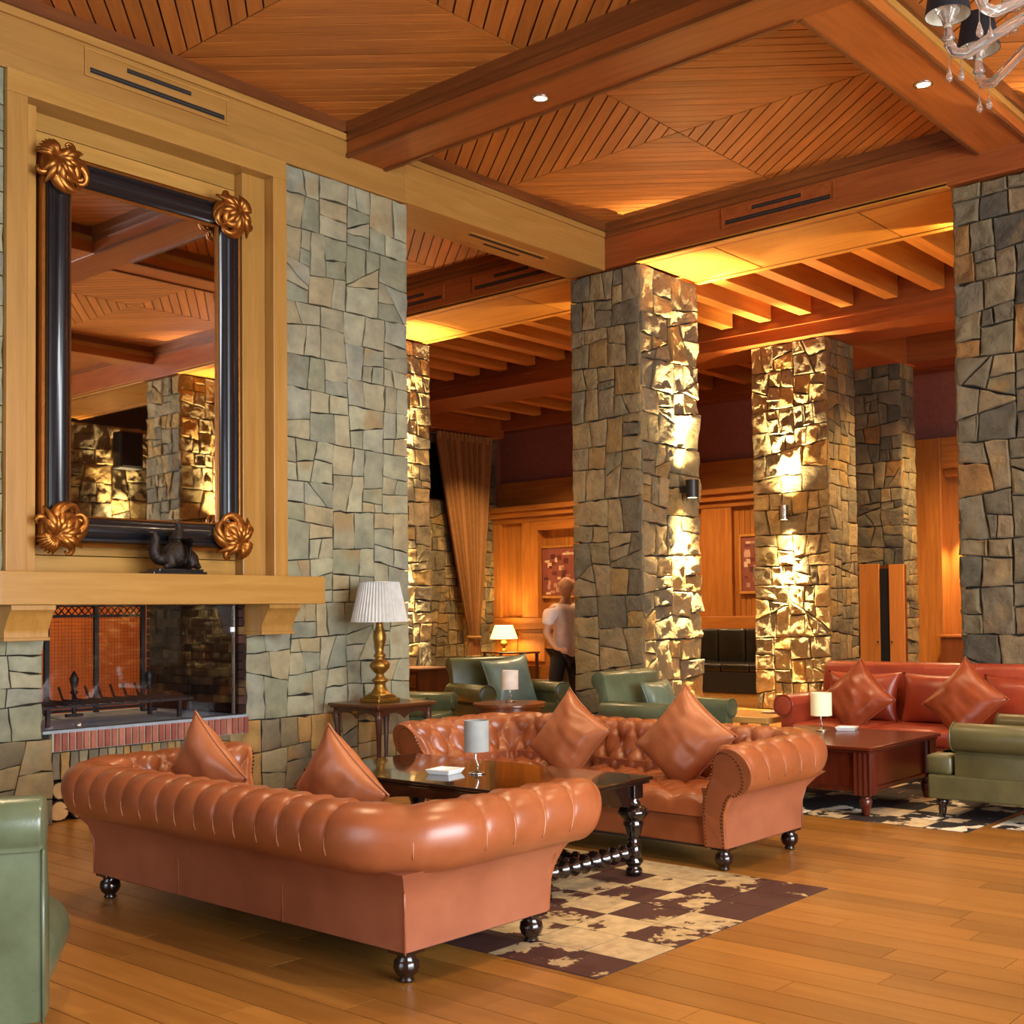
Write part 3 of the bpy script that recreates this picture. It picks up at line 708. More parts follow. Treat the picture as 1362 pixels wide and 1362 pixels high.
def ornament():
    g = G()
    def curl(a, L, turn, w0, lift):
        pts = []; p = Vector((0, 0)); h = a; n = 22
        for i in range(n):
            t = i / (n - 1); pts.append((p.x, -.075 - lift * sin(pi * t * .9), p.y)); h += turn * (t ** 2.2) * 3 / n * 2.2
            p += Vector((cos(h), sin(h))) * L / n
        leaf(g, pts, w0, 0)
    # symmetric about the diagonal; +x,+z run along the two rails from the corner at the origin
    for s in (0, 1):
        g2 = G(); gg = g
        lst = [(.10, .38, 1.7, .036, .03), (.35, .32, 2.0, .032, .045), (.62, .24, -1.8, .028, .055), (-.12, .24, -1.5, .026, .02), (.22, .42, 1.9, .024, .05)]
        for a, L, tr, w0, lf in lst:
            pts = []; p = Vector((-.05, -.05)); h = a; n = 22
            for i in range(n):
                t = i / (n - 1); pts.append((p.x, -.06 - lf * sin(pi * t * .9), p.y) if not s else (p.y, -.06 - lf * sin(pi * t * .9), p.x))
                h += tr * (t ** 2.5) * .55; p += Vector((cos(h), sin(h))) * L / n
            leaf(g, pts, w0, 0)
    for k in range(11):
        a = pi / 4 + (k - 5) * .30; L = .021 if k % 2 else .016
        leaf(g, [(-.02 + L * i * cos(a), -.075 - .05 * sin(pi * i / 9), -.02 + L * i * sin(a)) for i in range(10)], .026, 0)
    for k in range(7):
        a = pi + pi / 4 + (k - 3) * .24; leaf(g, [(-.03 + .012 * i * cos(a), -.07 - .04 * sin(pi * i / 9), -.03 + .012 * i * sin(a)) for i in range(10)], .022, 0)
    for k in range(7):
        a = pi / 4 + (k - 3) * .28
        leaf(g, [(-.06 + .02 * i * cos(a), -.07 - .035 * sin(pi * i / 9), -.06 + .02 * i * sin(a)) for i in range(9)], .017, 0)
    g.ball((.0, -.07, .0), .05, 10, 6); g.ball((-.07, -.05, -.07), .035, 8, 6)
    return g
for i, (cx, cz, rot) in enumerate(((MX0 - .13, MZ0 - .13, 0), (MX1 + .13, MZ0 - .13, -pi / 2), (MX1 + .13, MZ1 + .13, pi), (MX0 - .13, MZ1 + .13, pi / 2))):
    if i == 0:
        co = build(ornament().xf(Matrix.Scale(1.18, 4)), 'corner_ornament', GILT, mr, (cx, 0, cz), 0, True); om = co.data
    else: link('corner_ornament', om, mr, (cx, 0, cz), (0, rot, 0))
# carved figurine on the mantel
def skin(name, chains, mat, parent=None, loc=(0, 0, 0), rz=0, sub=2, extra=None, root=0, smooth=True, scale=1):
    """chains: list of (start_ref or None, [(x,y,z,r)...]); vertices joined by edges, skinned"""
    vs = []; es = []; rad = []
    for start, pts in chains:
        prev = start
        for p in pts:
            vs.append(tuple(p[:3])); rad.append(p[3:]); i = len(vs) - 1
            if prev is not None: es.append((prev, i))
            prev = i
    me = bpy.data.meshes.new(name); me.from_pydata(vs, es, [])
    o = bpy.data.objects.new(name, me); COL.objects.link(o)
    md = o.modifiers.new('s', 'SKIN'); md.branch_smoothing = .6; md.use_smooth_shade = True
    for i, r in enumerate(rad):
        sv = me.skin_vertices[0].data[i]; sv.radius = (r[0], r[1] if len(r) > 1 else r[0]); sv.use_root = (i == root)
    ms = o.modifiers.new('u', 'SUBSURF'); ms.levels = sub; ms.render_levels = sub
    dg = bpy.context.evaluated_depsgraph_get(); dg.update()
    m2 = bpy.data.meshes.new_from_object(o.evaluated_get(dg)); m2.name = name
    bpy.data.objects.remove(o)
    if extra:
        bm = bmesh.new(); bm.from_mesh(m2)
        for g in extra:
            mt = bpy.data.meshes.new('t'); mt.from_pydata(g.v, [], g.f); bm.from_mesh(mt); bpy.data.meshes.remove(mt)
        bmesh.ops.recalc_face_normals(bm, faces=bm.faces); bm.to_mesh(m2); bm.free()
    for p in m2.polygons: p.use_smooth = smooth
    m2.materials.clear(); m2.materials.append(mat)
    return link(name, m2, parent, loc, rz)
FIGM = plain('dark_bronze', '#241a14', .45, .5, bumpy=1.0)
t = thing('figurine', 'small dark carved beast with raised neck and tail on a black mantel plinth', 'figurine', (5.16, 8.30, 1.815))
skin('figure', [(None, [(.03, 0, .16, .16), (-.06, 0, .12, .11), (-.125, 0, .105, .055), (-.165, 0, .15, .055), (-.165, 0, .21, .046), (-.148, 0, .265, .040), (-.162, -.005, .31, .034), (-.195, -.01, .325, .026), (-.222, -.012, .312, .015)]),
                (0, [(.10, 0, .15, .14), (.165, 0, .11, .085), (.20, -.02, .065, .026), (.225, -.04, .055, .012)]), (0, [(.06, .01, .26, .085), (.045, .01, .315, .046), (.062, .01, .365, .03), (.045, .01, .40, .02), (.015, .005, .405, .012)]),
                (1, [(-.08, -.07, .07, .035), (-.13, -.085, .05, .026)]), (9, [(.11, -.085, .08, .045), (.06, -.10, .05, .03)]), (9, [(.15, .08, .08, .03), (.19, .09, .05, .018)])], FIGM, t, loc=(0, 0, .002))
bx('plinth', plain('black_stone', '#17181c', .2), (-.23, .23, -.11, .11, 0, .022), t, .004); bx('plinth_top', plain('black_stone', '#17181c', .2), (-.17, .21, -.09, .09, .022, .045), t, .004)

# ------------------------------------------------------------------ side table and tall lamp
TW = wood('#4d2a15', '#36190c', 'z', .3); TWX = wood('#5a3218', '#3e200e', 'x', .28)
t = thing('side_table', 'dark wood side table with scalloped apron against the stone wall', 'table', (7.03, 8.02, 0))
bx('tabletop', TWX, (-.34, .34, -.33, .33, .70, .725), t, .006); bx('tabletop_edge', TW, (-.325, .325, -.315, .315, .685, .70), t, .004)
def cab_leg(sx, sy):
    pts = [(.28, .27, .69, .032), (.285, .275, .60, .030), (.275, .265, .45, .022), (.262, .252, .25, .017), (.262, .252, .10, .017), (.275, .265, .03, .022), (.282, .272, .0, .024)]
    return G().tube([(p[0] * sx, p[1] * sy, p[2]) for p in pts], [p[3] for p in pts], 8)
for sx in (-1, 1):
    for sy in (-1, 1): build(cab_leg(sx, sy), 'leg', TW, t, smooth=True)
sc_ = [(-.27, .685), (.27, .685)] + [(.27 - .54 * k / 16, .60 + .05 * (abs(sin(pi * k / 16 * 2))) ** .7 * (1 if 0 < k < 16 else 0)) for k in range(17)]
for d in (-.29, .28): build(G().prism(sc_, d, d + .015, 'y'), 'apron', TW, t)
for d in (-.30, .29): build(G().prism(sc_, d, d + .015, 'x'), 'apron', TW, t)
bx('drop_handle', plain('brass', '#a77a2c', .3, .9), (-.31, -.298, -.03, .03, .645, .665), t)
BRS = plain('old_brass', '#9a7331', .33, .85, bumpy=.4); SHD = plain('shade_linen', '#bdbcb6', .8)
t = thing('table_lamp', 'tall gilt column lamp with a white pleated shade on the side table', 'lamp', (7.02, 8.04, .725))
bx('base', BRS, (-.125, .125, -.125, .125, 0, .035), t, .006)
bx('base_step', BRS, (-.10, .10, -.10, .10, .035, .06), t, .006)
build(G().lathe([(.115, .06), (.10, .075), (.075, .085), (.06, .11), (.048, .14), (.05, .165), (.072, .18), (.072, .195), (.04, .215), (.03, .24), (.055, .265), (.082, .30), (.085, .33), (.06, .36), (.035, .38), (.05, .395), (.05, .41), (.03, .43), (.034, .47), (.05, .53), (.055, .57), (.042, .62), (.03, .66), (.028, .70), (.05, .715), (.055, .73), (.028, .745), (.03, .77), (.062, .79), (.07, .805), (.03, .82), (.014, .83)], 28, mod=lambda a, z: 1 + .05 * cos(10 * a) * (1 if z > .2 else 0)), 'column', BRS, t, smooth=True)
build(G().lathe([(.014, .82), (.014, .90), (.02, .90), (.02, .95)], 12), 'lamp_holder', BRS, t, smooth=True)
g = G(); n = 96
vs = []
for z, r in ((.70, .245), (1.045, .170)):
    for k in range(n): a = 2 * pi * k / n; rr = r + (.006 if k % 2 else -.006); vs.append((rr * cos(a), rr * sin(a), z))
g.add(vs, [(k, (k + 1) % n, n + (k + 1) % n, n + k) for k in range(n)])
build(g, 'pleated_shade', SHD, t)
for z, r in ((.70, .247), (1.045, .172)): build(G().tube([(r * cos(2 * pi * k / 40), r * sin(2 * pi * k / 40), z) for k in range(40)], .004, 5, True), 'shade_trim', SHD, t, smooth=True)
build(G().tube([(0, 0, .93), (.168, 0, 1.04)], .003, 5).tube([(0, 0, .93), (-.168, 0, 1.04)], .003, 5), 'shade_carrier', BRS, t)
# ------------------------------------------------------------------ seating
TAN = leather('#965331', '#7d4323', .30); TAN_OUT = leather('#96573a', '#84492f', .42); TAN_P = leather('#a2613c', '#8b4c29', .36)
SEAM = leather('#b0795a', '#96603f', .4); LEGM = plain('dark_leg', '#1c0e0a', .18, 0, .4); NAIL = plain('nailhead', '#5a3c1a', .3, .9)
SL, SD = 2.46, .88     # body length (y) and depth (x)
HY_, BXI, FX, RC = SL / 2 - .14, -SD / 2 + .14, SD / 2 - .02, .06
def cf_path(k):
    """list of (x, y, nx, ny, s)"""
    out = []; L1 = FX - (BXI + RC); ra = RC + .10; La = ra * pi / 2; L2 = 2 * (HY_ - RC)
    s = 0
    for i in range(72): t = i / 72; out.append((FX - L1 * t, -HY_, 0, -1, L1 * t))
    for i in range(16): a = pi / 2 * i / 16; out.append((BXI + RC - RC * sin(a), -HY_ + RC - RC * cos(a), -sin(a), -cos(a), L1 + La * i / 16))
    for i in range(230): t = i / 230; out.append((BXI, -HY_ + RC + L2 * t, -1, 0, L1 + La + L2 * t))
    for i in range(16): a = pi / 2 * i / 16; out.append((BXI + RC - RC * cos(a), HY_ - RC + RC * sin(a), -cos(a), sin(a), L1 + La + L2 + La * i / 16))
    for i in range(73): t = i / 72; out.append((BXI + RC + L1 * t, HY_, 0, 1, L1 + 2 * La + L2 + L1 * t))
    return out, L1 * 2 + La * 2 + L2
RZ, RR, RD = .555, .124, .25
def cf_profile():
    pr = []
    for i in range(16): t = i / 16; pr.append((.0 + .11 * t * t + .008 * t, .30 + (.535 - .30) * t, -.98, .15))
    for i in range(46):
        a = math.radians(176 - 252 * i / 45); pr.append((RD + RR * cos(a), RZ + RR * sin(a), cos(a), sin(a)))
    out = []; l = 0
    for i, q in enumerate(pr):
        if i: l += math.hypot(q[0] - pr[i - 1][0], q[1] - pr[i - 1][1])
        out.append((*q, l))
    return out
def chesterfield_upholstery():
    path, T = cf_path(0); prof = cf_profile(); p = T / round(T / .158); L0 = .39; row = .115
    vs = []; n = len(prof)
    for x, y, nx, ny, s in path:
        e = min(s, T - s)
        for d, z, pd, pz, l in prof:
            lp_ = l - L0; a = s / p + lp_ / (2 * row); b_ = s / p - lp_ / (2 * row)
            dia = (abs(sin(pi * a)) * abs(sin(pi * b_))) ** .36 * .050
            ple = (abs(sin(pi * s / p)) ** .30 - 1) * .024 + .026
            k = min(1, max(0, lp_ / .07)); k = k * k * (3 - 2 * k)
            h = dia * (1 - k) + ple * k - .012
            if l > .60: h *= max(0, 1 - (l - .60) / .12)
            h *= min(1, e / .03)
            dd = d + pd * h; zz = z + pz * h
            vs.append((x + nx * dd, y + ny * dd, zz))
    m = len(path)
    fs = [(i * n + j, (i + 1) * n + j, (i + 1) * n + j + 1, i * n + j + 1) for i in range(m - 1) for j in range(n - 1)]
    return G().add(vs, fs)
def fwd(g):
    g.v = [(x + .12 * min(1, max(0, (x + .12) / .5)) * (max(0, z - .13) / .5) ** 1.5, y, .13 + (z - .13) * 1.08) for x, y, z in g.v]; return g
def chesterfield(label, loc, rz, proto=None):
    if proto is not None:
        r = copy_tree(proto); r.location = loc; r.rotation_euler = (0, 0, rz); return tag(r, label, 'sofa', 'tan chesterfield sofas')
    t = thing('chesterfield_sofa', label, 'sofa', loc, rz, 'tan chesterfield sofas')
    X0, X1, Y1 = -SD / 2, SD / 2 - .02, SL / 2
    # outer panels: slightly flaring wall (three sides) with thickness
    vs = []; ring = []
    for z, o in ((.13, 0), (.29, .003), (.365, .028), (.415, .07), (.45, .115)):
        ring.append([(X1, -Y1 - o, z), (X0 - o, -Y1 - o, z), (X0 - o, Y1 + o, z), (X1, Y1 + o, z), (X1, Y1 - .13, z), (X0 + .13, Y1 - .13, z), (X0 + .13, -Y1 + .13, z), (X1, -Y1 + .13, z)])
    for r_ in ring: vs += r_
    fs = [(j * 8 + k, j * 8 + (k + 1) % 8, (j + 1) * 8 + (k + 1) % 8, (j + 1) * 8 + k) for j in range(4) for k in range(8)]
    for q in (0, 32): fs += [(q, q + 1, q + 6, q + 7), (q + 1, q + 2, q + 5, q + 6), (q + 2, q + 3, q + 4, q + 5)]
    build(fwd(G().add(vs, fs)), 'outer_panel', TAN_OUT, t, smooth='auto')
    build(fwd(chesterfield_upholstery()), 'tufted_roll', TAN, t, smooth=True)
    # seat
    bx('seat_rail', TAN, (X0 + .12, X1 - .01, -HY_ - .01, HY_ + .01, .13, .30), t, .012)
    def seat(u, v):
        x = X0 + .13 + (X1 + .015 - X0 - .13) * u; y = -HY_ - .005 + (2 * HY_ + .01) * v
        a = u * 3.2 + v * 2 * HY_ / .24; b_ = u * 3.2 - v * 2 * HY_ / .24
        h = (abs(sin(pi * a)) * abs(sin(pi * b_))) ** .45 * .035
        f = min(1, (1 - u) / .10); r_ = math.sqrt(max(0, 1 - (1 - f) ** 2))
        return (x, y, .30 + (.095 + h) * r_)
    build(G().grid(seat, 46, 150), 'tufted_seat', TAN, t, smooth=True)
    path, T = cf_path(0); prof = cf_profile(); p = T / round(T / .158); bme = None
    for kr in range(3):
        lt = .39 - .115 * kr; pi0 = min(range(len(prof)), key=lambda i: abs(prof[i][4] - lt)); d, z, pd, pz, l = prof[pi0]
        st = p * (.5 if kr % 2 else 1)
        while st < T - .05:
            x, y, nx, ny, sv = min(path, key=lambda q: abs(q[4] - st)); dd = d - pd * .010; zz = z - pz * .010
            g = fwd(G().box(x + nx * dd - .0001, x + nx * dd + .0001, -.0001, .0001, zz - .0001, zz + .0001)); q = g.v[0]
            if bme is None:
                o = build(G().ball((0, 0, 0), .011, 8, 5), 'button', TAN, t, (q[0], y + ny * dd, zz), smooth=True); bme = o.data
            else: link('button', bme, t, (q[0], y + ny * dd, zz))
            st += p
    st = p
    while st < T - .06:      # pleat seams over the roll
        x, y, nx, ny, sv = min(path, key=lambda q: abs(q[4] - st)); pts = []
        for d, z, pd, pz, l in prof:
            if .41 < l < .735:
                h = (.024 - .020 - .012 + .003) if l < .60 else (.024 - .029) * max(0, 1 - (l - .60) / .12)
                pts.append((x + nx * (d + pd * (h + .0015)), y + ny * (d + pd * (h + .0015)), z + pz * (h + .0015)))
        build(fwd(G().tube(pts[::3] + pts[-1:], .0032, 5)), 'pleat_seam', SEAM, t, smooth=True); st += p
    # front faces of the arms
    prof = cf_profile()
    for s in (-1, 1):
        out = [(-.005, .13)] + [(d, z) for d, z, _, _, l in prof[2:]] + [(.24, .44), (.19, .39), (.152, .32), (.14, .26), (.14, .13)]
        build(fwd(G().prism([(s * (HY_ + d), z) for d, z in out], X1 - .02, X1 + .018, 'x')), 'arm_front', TAN, t, smooth=False, bevel=.006)
        inn = [(d * .80 + .014, .13 + (z - .13) * .955) for d, z in out]
        g = G(); pts = [Vector((X1 + .02, s * (HY_ + d), z)) for d, z in inn]; acc = 0
        for i in range(len(pts) - 1):
            sg = (pts[i + 1] - pts[i]).length
            while acc <= sg:
                q = pts[i].lerp(pts[i + 1], acc / sg if sg else 0); g.lathe([(.0001, -.007), (.005, -.004), (.0075, 0)], 5, caps=False); m_ = len(g.v)
                g.v[-15:] = [(q.x - v[2] - .002, q.y + v[0], q.z + v[1]) for v in g.v[-15:]]; acc += .021
            acc -= sg
        o = build(fwd(g), 'nailhead_trim', NAIL, t); o['kind'] = 'stuff'
        for xx in (X0 + .055, X1 - .05):
            lg = build(G().lathe([(.03, 0), (.034, .008), (.026, .016), (.046, .035), (.055, .06), (.05, .085), (.034, .10), (.04, .108), (.04, .118)], 20), 'leg', LEGM, t, (xx, s * (Y1 - .055), 0), smooth=True)
            bx('leg_block', LEGM, (xx - .054, xx + .054, s * (Y1 - .055) - .054, s * (Y1 - .055) + .054, .115, .135), t, .004)
        build(G().tube([(X0 - .004, s * (Y1 + .004), .13), (X0 - .004, s * (Y1 + .004), .30), (X0 - .022, s * (Y1 + .022), .375)], .005, 6), 'piping', TAN_OUT, t, smooth=True)
    for yy in (-.42, .42): build(G().tube([(X0 - .001, yy, .13), (X0 - .001, yy, .41)], .003, 5), 'back_seam', TAN_OUT, t, smooth=True)
    bx('dust_cover', plain('dust_cover', '#241812', .9), (X0 + .02, X1 - .02, -Y1 + .02, Y1 - .02, .12, .132), t)
    return t
sofa_a = chesterfield('tan leather chesterfield seen from behind, in front of the fireplace', (3.31 + SD / 2, 4.86, .003), math.radians(-.6))
sofa_b = chesterfield('tan leather chesterfield facing the camera beyond the black coffee table', (6.26, 4.96, .003), pi, sofa_a)
def pillow_mesh(s, th, seed):
    r = random.Random(seed); o3 = Vector((r.uniform(0, 50), 3, 7))
    def f(sg):
        def fn(u, v):
            a, b_ = 2 * u - 1, 2 * v - 1
            pin = 1 - .10 * (1 - b_ * b_) * abs(a) ** 2; pin2 = 1 - .10 * (1 - a * a) * abs(b_) ** 2
            h = th * (max(0, 1 - abs(a) ** 2.6) * max(0, 1 - abs(b_) ** 2.6)) ** .55
            w_ = mnoise.noise(Vector((a * 2.2, b_ * 2.2, sg)) + o3) * .018 + mnoise.noise(Vector((a * 5, b_ * 1.5, sg)) + o3) * .010
            k = max(0, 1 - max(abs(a), abs(b_)) ** 4)
            return (sg * (h + w_ * k), a * s * pin, b_ * s * pin2)
        return fn
    g = G().grid(f(1), 26, 26).grid(f(-1), 26, 26); return g
def pillow(label, loc, rz, tilt, s, mat, seed, roll=pi / 4, group=None, th=.10):
    g = pillow_mesh(s, th, seed); t = thing('cushion', label, 'cushion', loc, 0, group)
    t.rotation_euler = (roll, tilt, rz)
    build(g, 'cover', mat, t, smooth=True, weld=.002)
    pts = []
    for k in range(80):
        a = k / 20; q = int(a); f_ = a - q; c4 = [(-1, -1), (1, -1), (1, 1), (-1, 1)]; p0, p1 = c4[q], c4[(q + 1) % 4]
        aa = p0[0] + (p1[0] - p0[0]) * f_; bb = p0[1] + (p1[1] - p0[1]) * f_
        pts.append((0, aa * s * (1 - .10 * (1 - bb * bb) * aa * aa), bb * s * (1 - .10 * (1 - aa * aa) * bb * bb)))
    build(G().tube(pts, .006, 5, True), 'piping', mat, t, smooth=True); return t
pillow('tan leather cushion standing on its corner at the hearth end of the front sofa', (3.74, 5.68, .645), 0, -.22, .25, TAN_P, 1, group='tan cushions')
pillow('tan leather cushion on its corner behind the middle of the front sofa back', (3.76, 4.60, .65), 0.05, -.22, .235, TAN_P, 2, group='tan cushions')
pillow('tan leather cushion on the rear sofa behind the small white table lamp', (6.42, 5.38, .615), pi, -.30, .26, TAN_P, 3, roll=pi / 4 + .22, group='tan cushions')
pillow('tan leather cushion nearest the right arm of the rear sofa', (6.40, 4.40, .66), pi + .1, -.30, .265, TAN_P, 4, roll=pi / 4 + .12, group='tan cushions')

def lounge(name, label, cat, loc, rz, Wd, Dp, mat, seats=1, arm_h=.62, back_h=.88, base_z=.14, leg='cone', group=None, backcush=False, arm_r=.10, seat_h=.45, matb=None, back_t=.16, seams=True, so=0):
    t = thing(name, label, cat, loc, rz, group); hw, hd = Wd / 2, Dp / 2; mb = matb or mat; aw = .17
    bx('base', mat, (-hd + .04, hd - .03, -hw + .03, hw - .03, base_z, base_z + .17), t, .015)
    # arms: slab with outward scroll
    for s in (-1, 1):
        ro = arm_r; zc = arm_h - ro; prof = [(-.02, base_z), (-.02, zc)]
        prof = [(0.0, base_z), (0.0, zc - .02)] + [(.09 + ro * cos(a) , zc + ro * sin(a)) for a in [math.radians(175 - 260 * i / 20) for i in range(21)]] + [(.12, zc - ro - .03), (.12, base_z)]
        pl = [(s * (hw - aw + d), z) for d, z in prof]
        build(G().prism(pl, -hd + .05, hd - .05 - so, 'x'), 'arm', mat, t, smooth='auto', bevel=.008)
        o = G().prism([(s * (hw - aw + .09 + (ro - .012) * cos(2 * pi * k / 20)), zc + (ro - .012) * sin(2 * pi * k / 20)) for k in range(20)], hd - .055 - so, hd - .035 - so, 'x')
        build(o, 'arm_front', mat, t, smooth='auto', bevel=.006)
        build(G().tube([(hd - .045 - so, s * (hw - aw + .09 + ro * cos(2 * pi * k / 24)), zc + ro * sin(2 * pi * k / 24)) for k in range(24)], .007, 5, True), 'arm_piping', mat, t, smooth=True)
    # back: leaning slab with rolled top
    br = .085; zc = back_h - br
    prof = [(-hd + .18, base_z + .1), (-hd + .18, seat_h)] + [(-hd + .10, zc - .06)] + [(-hd + .0 + br * cos(a), zc + br * sin(a)) for a in [math.radians(20 + 230 * i / 16) for i in range(17)]] + [(-hd + .005, zc - br - .05), (-hd + .02, base_z)]
    n = len(prof); g = G().prism([(x, z) for x, z in prof], -hw + .06, hw - .06, 'y'); build(g, 'backrest', mb, t, smooth='auto', bevel=.01)
    if seams:
        k = max(1, int(round(Wd / .55)))
        for i in range(1, k):
            yy = -hw + .06 + (Wd - .12) * i / k
            build(G().tube([(x + (.004 if j > 3 else 0), yy, z) for j, (x, z) in enumerate(prof[3:21])], .004, 5), 'seam', mb, t, smooth=True)
    iw = (Wd - 2 * aw) / seats
    for i in range(seats):
        y0 = -hw + aw + i * iw; ex = .10 if so else 0
        if so: bx('seat_front', mat, (hd - so - .03, hd - .005, -hw + .05, hw - .05, base_z + .165, seat_h), t, .03, True)
        bx('seat_cushion', mat, (-hd + .16, hd - .005, y0 + .004, y0 + iw - .004, base_z + .165, seat_h), t, .035, True)
        if backcush:
            g = pillow_mesh(1, 1, 40 + i); g.v = [(x * .12, y * (iw / 2 - .005), z * .24) for x, y, z in g.v]
            g.xf(Matrix.Translation((-hd + .27, y0 + iw / 2, seat_h + .21)) @ Matrix.Rotation(-.2, 4, 'Y')); build(g, 'back_cushion', mat, t, smooth=True, weld=.002)
    for sx in (-1, 1):
        for s in (-1, 1):
            pr = [(.016, 0), (.02, .01), (.03, base_z * .45), (.026, base_z * .6), (.042, base_z * .75), (.042, base_z)] if leg == 'cone' else [(.03, 0), (.045, base_z * .5), (.03, base_z)]
            build(G().lathe(pr, 14), 'leg', LEGM, t, (sx * (hd - .10), s * (hw - .12), 0), smooth=True)
    return t
GRN = leather('#50553a', '#3e432b', .27); GRN2 = leather('#5a5533', '#464226', .38); GRN3 = leather('#5c634a', '#474e36', .27)
RED = leather('#a4452a', '#87331f', .30); REDP = leather('#984523', '#7b3418', .30)
lounge('armchair', 'green leather scroll arm chair behind the rear sofa, facing the camera, crumpled cushion', 'armchair', (10.27, 9.54, 0), -pi / 2 - .30, 1.16, .95, GRN, back_h=.97, arm_h=.68, arm_r=.11, group=None)
pillow('crumpled grey green leather cushion slumped in the green armchair facing the camera', (10.32, 9.54, .67), -pi / 2 - .30, -.28, .31, leather('#74857a', '#5c6c60', .28), 11, roll=.12, th=.14)
lounge('armchair', 'low green leather armchair mostly hidden behind the fireplace wall corner', 'armchair', (8.62, 9.50, 0), -pi / 2 + .45, 1.0, .92, GRN, back_h=.70, arm_h=.64, arm_r=.10)
lounge('armchair', 'green leather armchair in front of the central stone pillar with a square cushion', 'armchair', (9.22, 6.52, 0), -pi / 2, .98, .98, GRN3, back_h=.93, arm_h=.66, arm_r=.09)
pillow('grey green leather cushion leaning in the armchair before the central pillar', (9.30, 6.66, .62), -pi / 2, -.3, .22, leather('#6b7763', '#55604b', .3), 12, roll=.05)
lounge('armchair', 'dark olive leather armchair seen from its side at the right edge', 'armchair', (8.66, 3.06, .003), pi / 2, 1.02, 1.02, GRN2, back_h=.86, arm_h=.68, arm_r=.10, base_z=.14, so=.17)
pillow('olive leather cushion in the armchair at the right edge', (8.8, 2.86, .66), pi / 2, -.3, .22, GRN2, 13, roll=.1)
lounge('leather_sofa', 'long red leather sofa with loose back cushions before the right stone pillar', 'sofa', (10.22, 4.38, .003), pi, 2.62, .98, RED, seats=3, back_h=.98, arm_h=.70, arm_r=.10, backcush=True)
pillow('red brown leather cushion on its corner at the left end of the red sofa', (9.98, 4.98, .68), pi, -.32, .27, REDP, 14, group='red cushions')
pillow('red brown leather cushion on its corner toward the right of the red sofa', (9.98, 3.98, .69), pi - .1, -.32, .28, REDP, 15, roll=pi / 4 + .1, group='red cushions')
# foreground armchair seen from behind
t = thing('armchair', 'pale green leather scroll back armchair cut off at the left edge in front', 'armchair', (1.68, 4.335, 0), .98)
GRF = leather('#5e6850', '#4b543c', .26)
pr = [(0, .10), (-.02, .70), (-.055, .705)] + [(-.0 + .095 * cos(a), .79 + .095 * sin(a)) for a in [math.radians(235 - 290 * i / 22) for i in range(23)]] + [(.10, .62), (.14, .40), (.14, .10)]
build(G().prism(pr, -.44, .44, 'y'), 'backrest', GRF, t, smooth='auto', bevel=.012)
for s in (-1, 1):
    build(G().tube([(-.004, s * .437, .10), (-.024, s * .437, .70)], .006, 6), 'piping', GRF, t, smooth=True)
    ar = [(s * (.32 + .115 * cos(q)), .24 + .135 * sin(q)) for q in [2 * pi * k / 24 for k in range(24)]]
    build(G().prism(ar, .12, .82, 'x'), 'arm', GRF, t, smooth='auto', bevel=.03)
    for xx in (.06, .76): build(G().lathe([(.018, 0), (.03, .1)], 12), 'leg', LEGM, t, (xx, s * .22, 0), smooth=True)
bx('base', GRF, (.0, .80, -.40, .40, .10, .30), t, .02); bx('seat_cushion', GRF, (.12, .86, -.30, .30, .30, .46), t, .04, True)

# ------------------------------------------------------------------ black coffee table
BT = plain('black_lacquer', '#120b09', .10, 0, .6, spec=.6); BTT = wood('#22110a', '#160a06', 'y', .10, coat=.5)
TX0, TX1, TY0, TY1, TZ = 4.60, 5.54, 4.02, 5.98, .557
tc_ = ((TX0 + TX1) / 2, (TY0 + TY1) / 2)
t = thing('coffee_table', 'long black lacquered coffee table with turned legs between the two tan sofas', 'table', (*tc_, .003))
hx, hy = (TX1 - TX0) / 2, (TY1 - TY0) / 2
bx('tabletop', BTT, (-hx, hx, -hy, hy, TZ - .022, TZ), t, .008); bx('top_moulding', BT, (-hx + .015, hx - .015, -hy + .015, hy - .015, TZ - .04, TZ - .022), t, .008)
def scal(L):
    up = TZ - .04; return [(-L, up), (L, up)] + [(L - 2 * L * k / 24, up - .17 + .11 * min(1, abs(sin(pi * k / 24)) ** .6) - .03 * (1 - abs(cos(2 * pi * k / 24)))) for k in range(25)]
for s in (-1, 1):
    build(G().prism(scal(hx - .10), s * (hy - .08) - .012, s * (hy - .08) + .012, 'y'), 'apron', BT, t); build(G().prism(scal(hy - .12), s * (hx - .08) - .012, s * (hx - .08) + .012, 'x'), 'apron', BT, t)
LP = [(.035, 0), (.05, .02), (.045, .04), (.03, .05), (.05, .07), (.055, .085), (.035, .10), (.045, .11), (.045, .175), (.032, .185), (.034, .20), (.030, .21), (.042, .235), (.056, .28), (.060, .30), (.05, .31), (.062, .32), (.090, .348), (.092, .368), (.066, .392), (.042, .402), (.045, .412), (.03, .425), (.042, .44)]
for sx in (-1, 1):
    for sy in (-1, 1):
        build(G().lathe(LP, 20), 'leg', BT, t, (sx * (hx - .08), sy * (hy - .09), 0), smooth=True)
        bx('leg_block', BT, (sx * (hx - .08) - .042, sx * (hx - .08) + .042, sy * (hy - .09) - .042, sy * (hy - .09) + .042, .435, TZ - .04), t, .004)
def turned(L):
    pr = [(.026, -L)]; k = 0; z = -L + .02
    while z < L - .03:
        s = 1 - .25 * abs(z) / L; pr += [(.024, z), (.046 * s + .010, z + .022), (.046 * s + .010, z + .036), (.024, z + .058), (.036, z + .066), (.024, z + .074)]; z += .085
    return pr + [(.022, L)]
for s in (-1, 1): build(G().lathe(turned(hx - .11), 14).xf(Matrix.Rotation(pi / 2, 4, 'Y')), 'stretcher', BT, t, (0, s * (hy - .09), .14), smooth=True)
